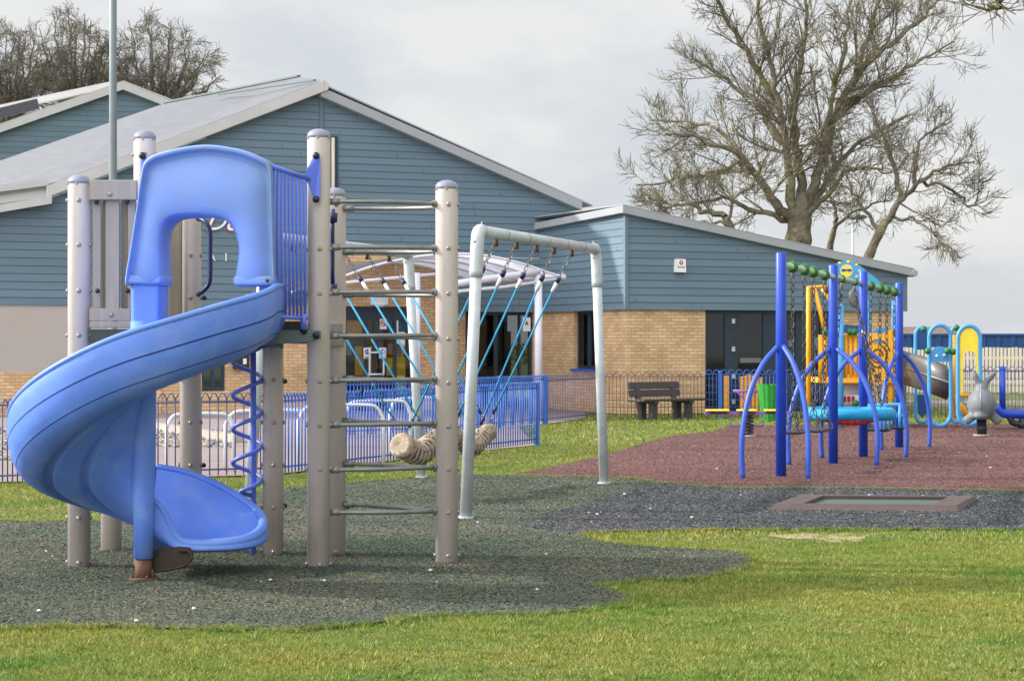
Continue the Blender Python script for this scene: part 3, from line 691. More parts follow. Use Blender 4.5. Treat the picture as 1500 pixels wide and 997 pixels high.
mb = MB(); a = wl(W(446, 112, 57)); mb.prism([wl(W(395, 128, 57)), a, wl(W(470, 128, 57)), wl(W(470, 150, 57)), wl(W(395, 150, 57))], (.2, 3, 0)); mb.build('roof_upstand', 'galv', hall)
mb = MB()   # eaves box and gutter continuing left
edge(mb, g(-160, 322, YG-.22), g(71, 288, YG-.22), .42, YG-.22, YG+.05); edge(mb, g(-160, 338, YG-.36), g(76, 298, YG-.36), .17, YG-.36, YG-.2)
mb.build('eaves', 'fascia_light', hall)
# script lettering on the wall
nx = Vector((1, 0, 0)); sgn = MB(); yy = YG-.06
cpt = Vector((g(300, 340)[0], yy, g(300, 338)[1]))
text_mesh('the Den', .62, sgn, cpt, (1, 0, 0), (0, 0, 1), (0, -1, 0), 1, .45, .006)
text_mesh('the Den', .62, sgn, cpt+Vector((.02, -.012, .02)), (1, 0, 0), (0, 0, 1), (0, -1, 0), 0, .45, .006)
text_mesh('A   I', .26, sgn, Vector((g(318, 380)[0], yy, g(318, 382)[1])), (1, 0, 0), (0, 0, 1), (0, -1, 0), 0, 0, .006)
so_ = sgn.build('wall_lettering', ['sign_white', 'sign_red'], None, org=(0, 0, 0)); so_.location = (C0.x, C0.y, 0); so_.rotation_euler = (0, 0, ANG)
tag(so_, 'white script lettering edged in red on the hall wall, seen through the slide hood', 'lettering')
# ---- entrance porch (brick) with doors
porch = thing('entrance_porch', 'buff brick entrance porch with dark glazed doors under the clear canopy', 'porch', (C0.x, C0.y, 0), rot=ANG, local=True)
YP = YG-.35
px0, px1 = hit(420, 500, 1, YP).x, hit(641, 500, 1, YP).x; ex0, ex1 = hit(498, 500, 1, YP).x, hit(607, 500, 1, YP).x
ezt = hit(550, 449, 1, YP).z; ptz = hit(560, 373, 1, YP).z
for q in ((hit(503, 500, 1, YP).x, px1, YP, YG-.04, ezt, ptz), (ex1, px1, YP, YG+.3, 0, ezt), (px0, ex0, YP, YG+.3, 0, ezt)): mb = MB(); wallbox(mb, *q); mb.build('brick_wall', 'brick', porch)
mb = MB(); wallbox(mb, hit(504, 500, 1, YP).x, px1+.02, YP-.03, YG-.05, ptz, ptz+.05); mb.build('coping', 'fascia', porch)
def pu(px): return hit(px, 500, 1, YP).x
fr = glazing(porch, 1, YP, ex0, ex1, .05, ezt, [(pu(537), pu(541)), (pu(549), pu(553)), (pu(579), pu(583))], [(ex0+.05, ex1-.05, ezt-.32, ezt-.09)], name='entrance_door', fw=.09)
fr.children[0].data.materials[0] = M['door_glass']
mb = MB()
for px in (541.5, 562):
    a = hit(px, 515, 1, YP-.04); b = hit(px, 548, 1, YP-.04); mb.tube(catmull([a+Vector((0, .1, 0)), a, (a+b)/2, b, b+Vector((0, .1, 0))], 4), .022, 8)
a = hit(541.5, 548, 1, YP-.04); b = hit(562, 548, 1, YP-.04); mb.tube([a, b], .022, 8); a = hit(541.5, 516, 1, YP-.04); b = hit(562, 516, 1, YP-.04); mb.tube([a, b], .022, 8)
mb.build('door_handle', 'white_paint', fr)
mb = MB(); wallbox(mb, ex0-.5, ex1+.5, YP+2.6, YP+2.7, 0, 2.7); wallbox(mb, ex0-.5, ex1+.5, YP+.3, YP+2.7, ezt+.02, ezt+.06); wallbox(mb, ex0-.5, ex0-.45, YP+.3, YP+2.6, 0, 2.6); mb.build('room_shell', 'warm_interior', porch)
org_p = (C0.x, C0.y, 0)
def wall_item(name, mb, mats, label, cat):
    o = mb.build(name, mats, None, org=(0, 0, 0)); o.location = org_p; o.rotation_euler = (0, 0, ANG); tag(o, label, cat); return o
for nm, p, y, m, lab, ct in (('pin_board', (520, 548, 507, 550), YP+.2, 'yellow', 'orange yellow board low inside the entrance doors', 'board'), ('display_board', (566, 594, 524, 550), YP+.22, 'lemon', 'yellow display low inside the right entrance pane', 'display'),
    ('poster', (568, 588, 503, 519), YP+.16, 'blind', 'large pale poster on the right entrance pane', 'poster'), ('poster', (506, 515, 500, 520), YP+.16, 'blind', 'pale poster on the far left entrance pane', 'poster'), ('poster', (584, 596, 464, 486), YP+.3, 'light_blue', 'pale blue poster high behind the right entrance pane', 'poster'),
    ('picture', (508, 530, 466, 490), YP+.24, 'yellow', 'orange picture high inside the left entrance pane', 'picture')):
    a = hit(p[0], p[3], 1, y); b = hit(p[1], p[2], 1, y); q = MB(); wallbox(q, a.x, b.x, y, y+.03, a.z, b.z); wall_item(nm, q, m, lab, ct)
# no-entry style notice and two blue footprint notices
def cyl_y(mb, c, r, th, m): mb.lathe([(r, -th), (r, 0)], c, 18, m, False, 'y')
a = hit(556.5, 482, 1, YP+.08); b = hit(566.5, 467, 1, YP+.08); q = MB(); wallbox(q, a.x, b.x, YP+.08, YP+.09, a.z, b.z)
c_ = Vector(((a.x+b.x)/2, YP+.078, (a.z+b.z)/2+.02))
q.tube([c_+Vector((math.cos(t)*.07, 0, math.sin(t)*.07)) for t in [i*.45 for i in range(14)]], .011, 6, 1, closed=True); q.bar(c_+Vector((-.045, 0, .045)), c_+Vector((.045, 0, -.045)), .012, .02, 1); q.bar(c_+Vector((-.04, .004, -.005)), c_+Vector((.04, .004, -.005)), .012, .016, 2)
wall_item('notice', q, ['sign_white', 'sign_red', 'ink'], 'white no-smoking notice with red ring on the entrance doors', 'notice')
for px, s in ((538, 'left'), (560.5, 'right')):
    a = hit(px-5.2, 525, 1, YP+.07); b = hit(px+5.2, 509, 1, YP+.07); q = MB(); wallbox(q, a.x, b.x, YP+.07, YP+.08, a.z, b.z)
    c_ = Vector(((a.x+b.x)/2, YP+.068, (a.z+b.z)/2+.03)); cyl_y(q, c_, .06, .004, 1); q.ball(c_+Vector((-.02, -.004, 0)), .018, 0, 6, (.6, .3, 1.5)); q.ball(c_+Vector((.02, -.004, 0)), .018, 0, 6, (.6, .3, 1.5))
    wallbox(q, a.x+.02, b.x-.02, YP+.064, YP+.068, a.z+.015, a.z+.04, 1)
    wall_item('notice', q, ['sign_white', 'sign_blue'], 'small blue round-marked push notice on the %s entrance door leaf' % s, 'notice')
a = hit(556, 445, 1, YP-.1); q = MB(); q.box((a.x, YP-.07, a.z+.1), (.42, .14, .26)); q.ball((a.x, YP-.14, a.z-.02), .12, 0, 10, (1.3, .6, .5)); wall_item('bulkhead_lamp', q, 'sign_white', 'white bulkhead lamp on brick above the entrance doors, unlit', 'lamp').modifiers.new('b', 'BEVEL').width = .03
# security alarm box
a = hit(997.5, 389, 1, -.12); q = MB(); q.prism([(a.x-.115, 0, a.z+.15), (a.x+.115, 0, a.z+.15), (a.x+.13, 0, a.z-.15), (a.x-.13, 0, a.z-.15)], (0, -.13, 0))
cyl_y(q, Vector((a.x, -.132, a.z+.07)), .05, .004, 1); q.ball((a.x, -.137, a.z+.07), .02, 0, 8, (1, .2, 1)); text_mesh('SECURE', .055, q, (a.x, -.133, a.z-.05), (1, 0, 0), (0, 0, 1), (0, -1, 0), 2, 0, .002)
wall_item('alarm_box', q, ['sign_white', 'sign_red', 'ink'], 'white alarm box with red disc high on the blue-grey boarding', 'alarm box')
# dark wall box between the posts on the brick
a = g(345, 508, YG-.1); q = MB(); wallbox(q, g(341, 500)[0], g(363, 500)[0], YG-.12, YG+.01, g(345, 540)[1], g(345, 508)[1]); wallbox(q, g(354, 500)[0], g(359, 500)[0], YG-.13, YG-.12, g(345, 533)[1], g(345, 525)[1], 1)
wall_item('letter_box', q, ['ink', 'sign_white'], 'black wall box with small white label beside the spiral climbing pole', 'wall box')
# ---- clear barrel canopy on white posts
can = thing('entrance_canopy', 'clear barrel-shaped canopy on white posts in front of the entrance', 'canopy', org_p, rot=ANG, local=True)
YF = hit(789, 400, 1, 0).y*0+(YG-5.2); YB = YG-.4
arc = []
for px, py in ((452, 424), (500, 404), (560, 384), (630, 372), (700, 371), (760, 383), (800, 396), (826, 405)):
    v = hit(px, py, 1, YF); arc.append(Vector((v.x, YF, v.z)))
arc = catmull(arc, 4); nb_ = 5
mb = MB(); vs = []
for k in range(2):
    for p in arc: vs.append(Vector((p.x, YF+(YB-YF)*k, p.z)))
n = len(arc); mb.add(vs, [(i, i+1, i+1+n, i+n) for i in range(n-1)], 0, True); mb.build('canopy_sheet', 'canopy_sheet', can)
for k in range(nb_):
    y = YF+(YB-YF)*k/(nb_-1); mb = MB(); mb.tube([Vector((p.x, y, p.z-.03)) for p in arc], .028, 6); mb.build('rib', 'canopy_frame', can)
mb = MB()
xr = hit(785, 410, 1, YF).x; zr = hit(785, 402, 1, YF).z; xl = hit(606, 410, 1, YF).x
def yf(px, py): v = hit(px, py, 1, YF-.02); return Vector((v.x, YF-.02, v.z))
mb.tube([yf(655, 417), yf(690, 412), yf(745, 404), yf(790, 398)], .075, 10); mb.tube([yf(655, 428), yf(740, 420), yf(826, 407)], .035, 8); mb.tube([yf(452, 426), yf(506, 414), yf(580, 407), yf(655, 400)], .035, 8)
mb.tube([(arc[-1].x, YF, arc[-1].z), (arc[-1].x, YB, arc[-1].z)], .06, 8); mb.tube([(xr, YF, zr), (xr, YB, zr)], .05, 8)
mb.build('canopy_beam', 'canopy_frame', can)
for x_ in (xr, xl):
    mb = MB(); mb.lathe([(.085, 0), (.085, zr)], (x_+.06, YF, 0), 16); mb.build('post', 'canopy_frame', can)
# ---- second gabled building on the far left
fb = thing('far_gabled_building', 'smaller blue-grey gabled building with pale verges, behind the hall roof on the left', 'building', (X(100, 80), 80, 0), rot=ANG*.9)
ORG[fb.name] = Vector((0, 0, 0))
Q = Vector((X(100, 80), 80)); bx_ = Vector((math.cos(ANG*.9), math.sin(ANG*.9))); by_ = Vector((-bx_.y, bx_.x))
def fh(px, py, y=0):
    dr = Vector(((px-CX)/F, 1.0)); t = (y+Q.dot(by_))/dr.dot(by_); p = dr*t-Q; return (p.dot(bx_), H-(py-HY)*t/F)
mb = MB(); poly = [(fh(-200, 500)[0], 1), (fh(300, 500)[0], 1), fh(300, 175), fh(180, 128), fh(-200, 260)]
boards(mb, poly, 1, 0, -1, .22, zref=fh(100, 320)[1]-3); mb.build('wall_cladding', ['clad', 'clad_gap'], fb)
mb = MB(); edge(mb, fh(-200, 264, -.3), fh(181, 131, -.3), .3, -.3, .1); edge(mb, fh(180, 131, -.31), fh(300, 178, -.31), .3, -.31, .1)
a = fh(181, 120, -.3); b = fh(-200, 253, -.3); mb.prism([(a[0], -.3, a[1]), (b[0], -.3, b[1]), (b[0], 14, b[1]), (a[0], 14, a[1])], (0, 0, .05)); b = fh(300, 166, -.3); mb.prism([(a[0], -.3, a[1]), (b[0], -.3, b[1]), (b[0], 14, b[1]), (a[0], 14, a[1])], (0, 0, .05))
mb.build('verge_board', 'fascia_light', fb)
mb = MB(); a = wl(W(-40, 175, 92)); b = wl(W(165, 126, 92)); a = W(-60, 172, 92); b = W(168, 124, 92); mb.bar(a, b, .4, .28); o_ = single(mb, 'roof_ridge', 'fascia_light', 'pale roof ridge just visible above the far left gable', 'roof', (a.x, a.y, 0))
mb = MB(); a = W(0, 166, 90.5); b = W(56, 152, 90.5); mb.bar(a, b, .1, .45); single(mb, 'solar_panel', 'ink', 'dark solar panel edge on the far left roof', 'solar panel', (a.x, a.y, 0))
# ================================================================ SLIDE TOWER
def dG(y): return H*F/(y-HY)
dA, dC = 14.59, 15.38
tw = thing('play_tower', 'grey-post play tower with blue spiral slide, hood and curved rung ladder', 'play tower', (X(300, dA), 14.9, 0))
def post(name, px, d, ztop, r=.080, bolts=(), base=0):
    mb = MB(); x = X(px, d)
    mb.lathe([(r, base), (r, ztop-.045), (r*.99, ztop-.035)], (x, d, 0), 28, 0)
    for z in bolts:
        for a in (-80, -172, -8):
            n = Vector((math.cos(R(a)), math.sin(R(a)), 0)); p = Vector((x, d, z))+n*r
            mb.tube([p-n*.005, p+n*.008, p+n*.014], [.016, .016, .008], 8, 1)
    o = mb.build(name, ['post_grey', 'bolt'], tw)
    c = MB(); c.lathe([(r*1.015, ztop-.06), (r*1.02, ztop-.045), (r*.98, ztop-.030), (r*.78, ztop-.010), (r*.4, ztop+.002), (.005, ztop+.006)], (x, d, 0), 24, 0)
    for a in (-150, -90, -30): c.ball((x+r*1.03*math.cos(R(a)), d+r*1.03*math.sin(R(a)), ztop-.062), .009, 1, 6)
    c.build('post_cap', ['cap_grey', 'bolt'], o); return o
def zs(ys, d): return [Z(y, d) for y in ys]
post('post', 116, dA, Z(257, dA), bolts=zs([294, 359, 426, 491, 757, 822], dA))
post('post', 212, 14.68, Z(192, 14.68), .0785, bolts=zs([225], dA))
post('post', 467, dA, Z(190, dA), .0825, bolts=zs([365, 430, 558, 622, 686, 825], dA))
post('post', 491, dC, Z(276, dC), .080, bolts=zs([300, 745, 806], dC))
post('post', 654.5, 14.86, Z(265, 14.86), .082, bolts=zs([364-64, 364, 430, 496, 560, 624, 686, 749, 812], 14.86))
post('post', 279, 15.6, Z(300, 15.6), .081, bolts=zs([374, 436, 618, 680], 15.6))
post('post', 400, dC, 1.63, .079, bolts=zs([556, 618, 680, 742, 806], dC))
post('post', 163, 15.74, 1.63, .079, bolts=zs([806, 750], 15.74))
# side knobs on back posts
for px, y, d in ((383, 558, dC), (417, 558, dC), (265, 681, 15.6), (298, 681, 15.6), (417, 740, dC), (508, 742, dC), (262, 436, 15.6), (299, 436, 15.6)):
    mb = MB(); mb.ball(W(px, y, d), .022, 0, 8, (1, 1, .9)); mb.build('bolt_cap', 'black_plastic', tw)
# deck
zd0, zd1 = Z(505, dA), Z(475, dA)
A_ = Vector((X(128, dA), dA+.02, 0)); 
mb = MB(); deck = [(X(130, dA), dA+.0), (X(455, dA), dA+.0), (X(478, dC), dC-.05), (X(400, dC), dC+.05), (X(279, 15.6), 15.6), (X(172, 15.74), 15.70)]
mb.prism([Vector((x, y, zd0+.01)) for x, y in deck], (0, 0, .10)); mb.build('deck', 'deck_dark', tw, bevel=.006)
mb = MB(); mb.box(((X(135, dA)+X(192, dA))/2, dA-.045, (Z(505, dA)+Z(481, dA))/2), (.28, .05, .105)); mb.build('deck_fascia', 'deck_dark', tw); mb = MB(); mb.box((X(428, dA), dA-.03, (Z(492, dA)+Z(470, dA))/2), (.16, .05, .10)); mb.build('deck_fascia', 'deck_dark', tw)
mb = MB(); q = [W(384, 483, 14.42), W(470, 484, 14.42), W(470, 496, 14.42), W(452, 501, 14.42), W(384, 505, 14.42)]; mb.prism(q, (0, .02, 0)); mb.build('deck_bracket', 'plate_grey', tw, bevel=.004)
mb = MB(); mb.ball(W(463, 491, 14.40), .026, 0, 10); mb.build('bolt_cap', 'black_plastic', tw)
# boarded side panel
pan = None
mb = MB(); y_ = dA-.06
mb.box((X(166.5, y_), y_, Z(278.5, y_)), (X(201, y_)-X(132, y_), .045, Z(264, y_)-Z(293, y_)))
pan = mb.build('side_panel', 'plank_grey', tw, bevel=.006)
mb = MB()
mb.box((X(162, y_), y_, Z(461, y_)), (X(193, y_)-X(132, y_), .045, Z(452, y_)-Z(470, y_))); mb.box((X(162, y_), y_+.01, Z(475.5, y_)), (X(193, y_)-X(132, y_), .06, Z(471.5, y_)-Z(480, y_)))
mb.build('bottom_board', 'plank_grey', pan, bevel=.006)
for a, b, dd, m in ((134, 146, .05, 'plank_grey'), (147, 153, .09, 'plank_brown'), (154, 174, .03, 'plank_grey'), (175, 186, .09, 'plank_brown'), (186, 197, .05, 'plank_grey')):
    mb = MB(); mb.box(((X(a, y_)+X(b, y_))/2, y_+dd, (Z(290, y_)+Z(455, y_))/2), (X(b, y_)-X(a, y_), .03, Z(290, y_)-Z(455, y_))); mb.build('slat', m, pan, bevel=.004)
mb = MB()
for px, y in ((143, 426), (187, 426), (141, 296), (186, 296)): mb.ball(W(px, y, y_-.0), .018, 0, 8)
for px, y in ((161, 284), (163, 461)): mb.ball(W(px, y, y_-.025), .018, 1, 8, (1, .5, 1))
mb.build('fixing', ['black_plastic', 'bolt'], pan)
# vertical board beside the back post, seen through the hood
mb = MB(); mb.box((X(257, 15.5), 15.5, (Z(300, 15.5)+Z(500, 15.5))/2), (X(266.5, 15.5)-X(247, 15.5), .04, Z(300, 15.5)-Z(500, 15.5))); mb.build('back_board', 'plank_brown', tw, bevel=.005)
mb = MB(); mb.box((X(494, 15.42), 15.3, Z(480, 15.4)), (.10, .06, .07)); mb.box((X(494, 15.42), 15.3, Z(502, 15.4)), (.12, .06, .05)); mb.build('back_rail', 'plank_grey', tw, bevel=.005)
# grab handles
mb = MB(); mb.tube(catmull([W(290, 321, 15.5), W(300, 324, 15.42), W(307.5, 338, 15.4), W(308, 370, 15.4), W(307.5, 410, 15.4), W(300, 424, 15.42), W(290, 432, 15.5)], 5), .017, 10); mb.build('grab_handle', 'navy', tw)
mb = MB(); d_ = 15.0; mb.tube(catmull([W(488, 308, d_+.1), W(487, 330, d_), W(487, 370, d_), W(487, 405, d_), W(488, 425, d_+.1)], 5), .016, 10); mb.tube([W(488, 312, d_), W(488, 326, d_)], [.035, .03], 10); mb.tube([W(488, 416, d_), W(488, 432, d_)], [.03, .035], 10); mb.build('grab_handle', 'navy', tw)
# blue barred guard
mb = MB(); db0, db1 = 14.12, 14.42
def gp(px, y): t = (px-400)/(450-400); d = db0+(db1-db0)*t; return W(px, y, d)
mb.tube([gp(396, 243), gp(452, 262)], .017, 10); mb.tube([gp(396, 463), gp(449, 466)], .015, 10); mb.tube([gp(444, 460), gp(445, 482)], .022, 10)
for i in range(9):
    px = 402+i*5.6; mb.tube([gp(px, 246+i*1.9), gp(px, 463+i*.3)], .0095, 8)
gd = mb.build('barred_guard', 'bar_blue', tw)
mb = MB(); mb.prism([W(461, 226, 14.47), W(467, 226, 14.47), W(469, 230, 14.47), W(469, 292, 14.47), W(461, 294, 14.47), W(448, 262, 14.42), W(448, 250, 14.42)], (0, .015, 0)); mb.build('mounting_plate', 'bar_blue', tw, bevel=.003)
mb = MB(); mb.prism([W(207, 226, 14.56), W(213, 226, 14.56), W(220, 250, 14.5), W(220, 270, 14.5), W(212, 294, 14.56), W(205, 290, 14.56)], (0, .015, 0)); mb.build('mounting_plate', 'bar_blue', tw, bevel=.003)
for p, d in (((463, 228), 14.46), ((463, 292), 14.46), ((208.5, 228), 14.55), ((206, 292), 14.55), ((445, 484), 14.41)): mb = MB(); mb.ball(W(p[0], p[1], d), .026, 0, 10); mb.build('bolt_cap', 'black_plastic', tw)
# ---- hood: arch lofted as one shell
HD = 14.12
outer = [(183, 417), (186, 398), (191, 375), (197.5, 338), (204, 298), (209, 262), (217, 236), (245, 223), (300, 213.5), (350, 219), (384, 231), (399, 244), (401, 290), (402, 345), (403.5, 398), (404, 417)]
inner = [(238, 417), (237.5, 398), (237, 375), (237, 350), (240, 333), (248, 323), (260, 318.5), (280, 317), (302, 317), (320, 319), (333, 325), (342, 336), (348, 352), (349.5, 372), (345, 400), (343, 417)]
oc = catmull([(x, y, 0) for x, y in outer], 5); ic = catmull([(x, y, 0) for x, y in inner], 5)
prof = [(0, .50), (-.002, .25), (0, .05), (.006, .0), (.03, -.015), (.07, -.01), (.10, .03), (.16, .045), (.28, .025), (.5, .0), (.7, -.005), (.86, .005), (.95, .02), (1.0, .06), (1.0, .20), (.97, .46), (.90, .46), (.90, .22), (.85, .10), (.5, .06), (.2, .10), (.08, .12), (.05, .5)]
mb = MB(); n = len(prof); K = len(oc); vs = []
for i in range(K):
    o_ = oc[i]; i_ = ic[i]; s_ = i/(K-1)
    bulge = -.10*math.sin(math.pi*s_)**.6
    for t, dy in prof:
        px = o_.x+(i_.x-o_.x)*t; py = o_.y+(i_.y-o_.y)*t
        p = W(px, py, HD); vs.append(Vector((p.x, HD+dy+(bulge if dy < .2 else bulge*.4), p.z)))
fs = [(i*n+j, i*n+(j+1) % n, (i+1)*n+(j+1) % n, (i+1)*n+j) for i in range(K-1) for j in range(n)]
mb.add(vs, fs, 0, True); mb.add(vs[:n], [tuple(range(n))]); mb.add(vs[-n:], [tuple(range(n))])
hood = mb.build('slide_hood', 'hood_blue', tw, bevel=.008)
def sleeve(px0, px1, y0, y1, d0, d1, m, nm):
    mb = MB(); q = [(px0, d0+.05), (px0+4, d0), (px1-4, d0), (px1, d0+.05), (px1, d1), (px0, d1)]
    top = [Vector((X(px, HD), y, Z(y0, HD))) for px, y in q]; mb.prism(top, (0, 0, Z(y1, HD)-Z(y0, HD))); return mb.build(nm, m, tw if nm != 'hood_collar' else hood, bevel=.02, bseg=3)
sleeve(182, 239, 402, 416, HD-.02, HD+.40, 'hood_blue', 'hood_collar')
sleeve(341, 405, 404, 418, HD-.03, HD+.40, 'hood_blue', 'hood_collar')
mb = MB(); mb.ball(W(391.5, 411, HD-.06), .013, 0, 8); mb.build('fixing', 'black_plastic', hood)
sleeve(189, 235, 414, 505, HD+.02, HD+.36, 'slide_blue', 'slide_upright')
# ---- spiral chute
Pc = Vector((X(210, 13.75), 13.75))
zk = [(-60, 2.02), (-20, 2.0), (0, 1.985), (45, 1.86), (90, 1.66), (115, 1.49), (140, 1.31), (170, 1.10), (200, .98), (235, .85), (270, .72), (290, .64), (320, .5), (350, .40)]
def zr_(a):
    for i in range(len(zk)-1):
        if zk[i][0] <= a <= zk[i+1][0]:
            t = (a-zk[i][0])/(zk[i+1][0]-zk[i][0]); p0 = zk[max(i-1, 0)][1]; p1 = zk[i][1]; p2 = zk[i+1][1]; p3 = zk[min(i+2, len(zk)-1)][1]
            return p1+(p2-p1)*t
    return zk[-1][1]
def smooth_zr(a): return sum(zr_(max(-60, min(350, a+k)))*w for k, w in ((-16, 1), (-8, 2), (0, 3), (8, 2), (16, 1)))/9
# outside skin (r, h) from outer rim down and under to the column, then inside skin back
def dense(pts, k=4): return [(p.x, p.y) for p in catmull([(a, b, 0) for a, b in pts], k)]
sk_out = dense([(.872, .0), (.884, -.03), (.889, -.08), (.888, -.13), (.885, -.170)], 3)+[(.8845, -.177)]+dense([(.883, -.19), (.874, -.24), (.858, -.29), (.838, -.330)], 3)+[(.8345, -.337)]+dense([(.83, -.345), (.79, -.39), (.72, -.43), (.665, -.435)], 3)+[(.652, -.40), (.625, -.395), (.60, -.41), (.59, -.435)]+dense([(.58, -.44), (.48, -.45), (.42, -.445)], 3)+[(.41, -.41), (.385, -.405), (.36, -.415), (.35, -.435)]+dense([(.34, -.44), (.24, -.43), (.14, -.42), (.05, -.45)], 3)
sk_in = dense([(.05, -.05), (.10, -.12), (.16, -.26), (.26, -.36), (.42, -.40), (.60, -.385), (.74, -.32), (.82, -.20), (.842, -.06), (.846, -.005), (.858, .012)], 3)
PR = sk_out+sk_in; npf = len(PR)
gro = set(j for j in range(npf) if j < len(sk_out) and j and PR[j-1][0] > .8 and (PR[j] in ((.8845, -.177), (.8345, -.337)) ))
mb = MB(); secs = []
# straight lead-in from the deck
for i in range(6):
    y = 14.5-(14.5-13.75)*i/6; a = -60+60*i/6*1.0
    secs.append([Vector((Pc.x+r, y, smooth_zr(a)+(h-.30-h if (r < .3 and -.3 < h <= -.04) else h))) for r, h in PR])
for i in range(0, 67):
    a = i*4.0; th = -R(a); zz = smooth_zr(a); e = []
    flat = max(0, (a-205)/60)
    for r, h in PR:
        # towards the exit the inner wall sinks
        hh = h
        if r < .3 and -.3 < h <= -.04 and a < 75: hh = h-min(1, (75-a)/40)*(.30+h)
        e.append(Vector((Pc.x+r*math.cos(th), Pc.y+r*math.sin(th), zz+hh)))
    secs.append(e)
last = secs[-1]; k0 = len(secs)
for s_ in secs: mb.v += [tuple(p) for p in s_]
for i in range(len(secs)-1):
    for j in range(npf):
        mb.face((i*npf+j, i*npf+(j+1) % npf, (i+1)*npf+(j+1) % npf, (i+1)*npf+j), 1 if j in gro else 0, True)
mb.add(secs[0], [tuple(range(npf))]); mb.add(last, [tuple(range(npf))])
chute = mb.build('slide_chute', ['slide_blue', 'groove'], tw)
mb = MB(); rim = [s_[0]+Vector((0, 0, -.008)) for s_ in secs]; mb.tube(rim, .020, 10); mb.build('rolled_rim', 'slide_blue', chute)
# exit scoop: wide rounded spoon
rimpts = [(-.06, 14.62, .735), (.12, 14.63, .70), (.32, 14.63, .635), (.52, 14.61, .55), (.68, 14.55, .47), (.79, 14.43, .405), (.835, 14.27, .355), (.83, 14.10, .315), (.77, 13.96, .285), (.64, 13.88, .268), (.48, 13.85, .26), (.34, 13.84, .262), (.235, 13.84, .285), (.175, 13.835, .36), (.125, 13.83, .47), (.06, 13.82, .55), (-.03, 13.82, .58)]
rc_ = catmull([(Pc.x+(a if a < .2 else .2+(a-.2)*.85), b, c) for a, b, c in rimpts], 5); n = len(rc_); Kt = 12; mb = MB(); vs = []
for i, p in enumerate(rc_):
    s_ = i/(n-1); w_ = 1-abs(2*s_-1); sx = Pc.x-.05+.58*min(1, w_*1.5)
    sp_ = Vector((sx, 14.20-.02*w_, .27-.055*min(1, w_*1.5)))
    for k in range(Kt+1):
        t = k/Kt; tt = t**.8; q = p.lerp(sp_, tt*.96); z = sp_.z+(p.z-sp_.z)*(1-t)**2.6; vs.append(Vector((q.x, q.y, z)))
mb.add(vs, [(i*(Kt+1)+k, i*(Kt+1)+k+1, (i+1)*(Kt+1)+k+1, (i+1)*(Kt+1)+k) for i in range(n-1) for k in range(Kt)], 0, True)
# outer skin
vo = []
for i, p in enumerate(rc_):
    s_ = i/(n-1); w_ = 1-abs(2*s_-1); sx = Pc.x-.05+.58*min(1, w_*1.5)
    sp_ = Vector((sx, 14.20, .19)); c_ = Vector((Pc.x+.35, 14.22, p.z)); o_ = (p-c_); o_.z = 0; o_ = o_.normalized()*.035
    for k in range(Kt+1):
        t = k/Kt; q = (p+o_*math.sin(math.pi*min(1, .3+t))).lerp(sp_, max(0, (t-.25)/.75)**1.0*.96); z = sp_.z+(p.z-sp_.z)*(1-t)**3.2; vo.append(Vector((q.x, q.y, z-.012)))
mb.add(vo, [(i*(Kt+1)+k, i*(Kt+1)+k+1, (i+1)*(Kt+1)+k+1, (i+1)*(Kt+1)+k) for i in range(n-1) for k in range(Kt)], 0, True)
exit_ = mb.build('exit_scoop', 'slide_blue', tw)
mb = MB(); mb.tube([p+Vector((0, 0, -.012)) for p in rc_], [.022+.012*math.sin(math.pi*i/(n-1)) for i in range(n)], 12); mb.build('rolled_rim', 'slide_blue', exit_)
mb = MB()  # flange where the chute meets the deck
p_ = [W(379, 417, 14.3), W(400, 417, 14.3), W(400, 492, 14.3), W(386, 497, 14.3), W(379, 490, 14.3)]; mb.prism(p_, (0, .2, 0)); mb.build('chute_flange', 'hood_blue', chute, bevel=.012)
# centre column, foot
mb = MB(); rc = .066
mb.lathe([(rc, Z(817, 13.75)), (rc, .45), (rc*1.15, .62), (rc*1.25, .9), (rc*1.3, 1.3), (rc*1.3, 1.75)], (Pc.x, Pc.y, 0), 28); mb.build('slide_column', 'slide_blue', tw)
mb = MB(); mb.lathe([(.055, .0), (.055, Z(815, 13.75))], (Pc.x, Pc.y, 0), 24); mb.lathe([(.095, .016), (.095, .03), (.06, .034)], (Pc.x, Pc.y, 0), 24)
for a in range(4): mb.ball((Pc.x+.078*math.cos(a*1.57+.5), Pc.y+.078*math.sin(a*1.57+.5), .04), .012, 0, 6)
mb.build('slide_foot', 'rust', tw)
mb = MB(); y_ = Pc.y+.05
mb.prism([W(222, 806, y_), W(262, 800, y_), W(278, 801, y_), W(283, 808, y_), (W(281, 822, y_)), W(268, 832, y_), W(222, 834, y_)], (0, .012, 0)); mb.tube(catmull([W(262, 806, y_-.02), W(275, 806, y_-.02), W(281, 815, y_-.02), W(272, 826, y_-.02), W(255, 832, y_-.02), W(225, 836, y_-.02)], 4), .012, 8)
mb.build('foot_bracket', 'bracket_rust', tw)
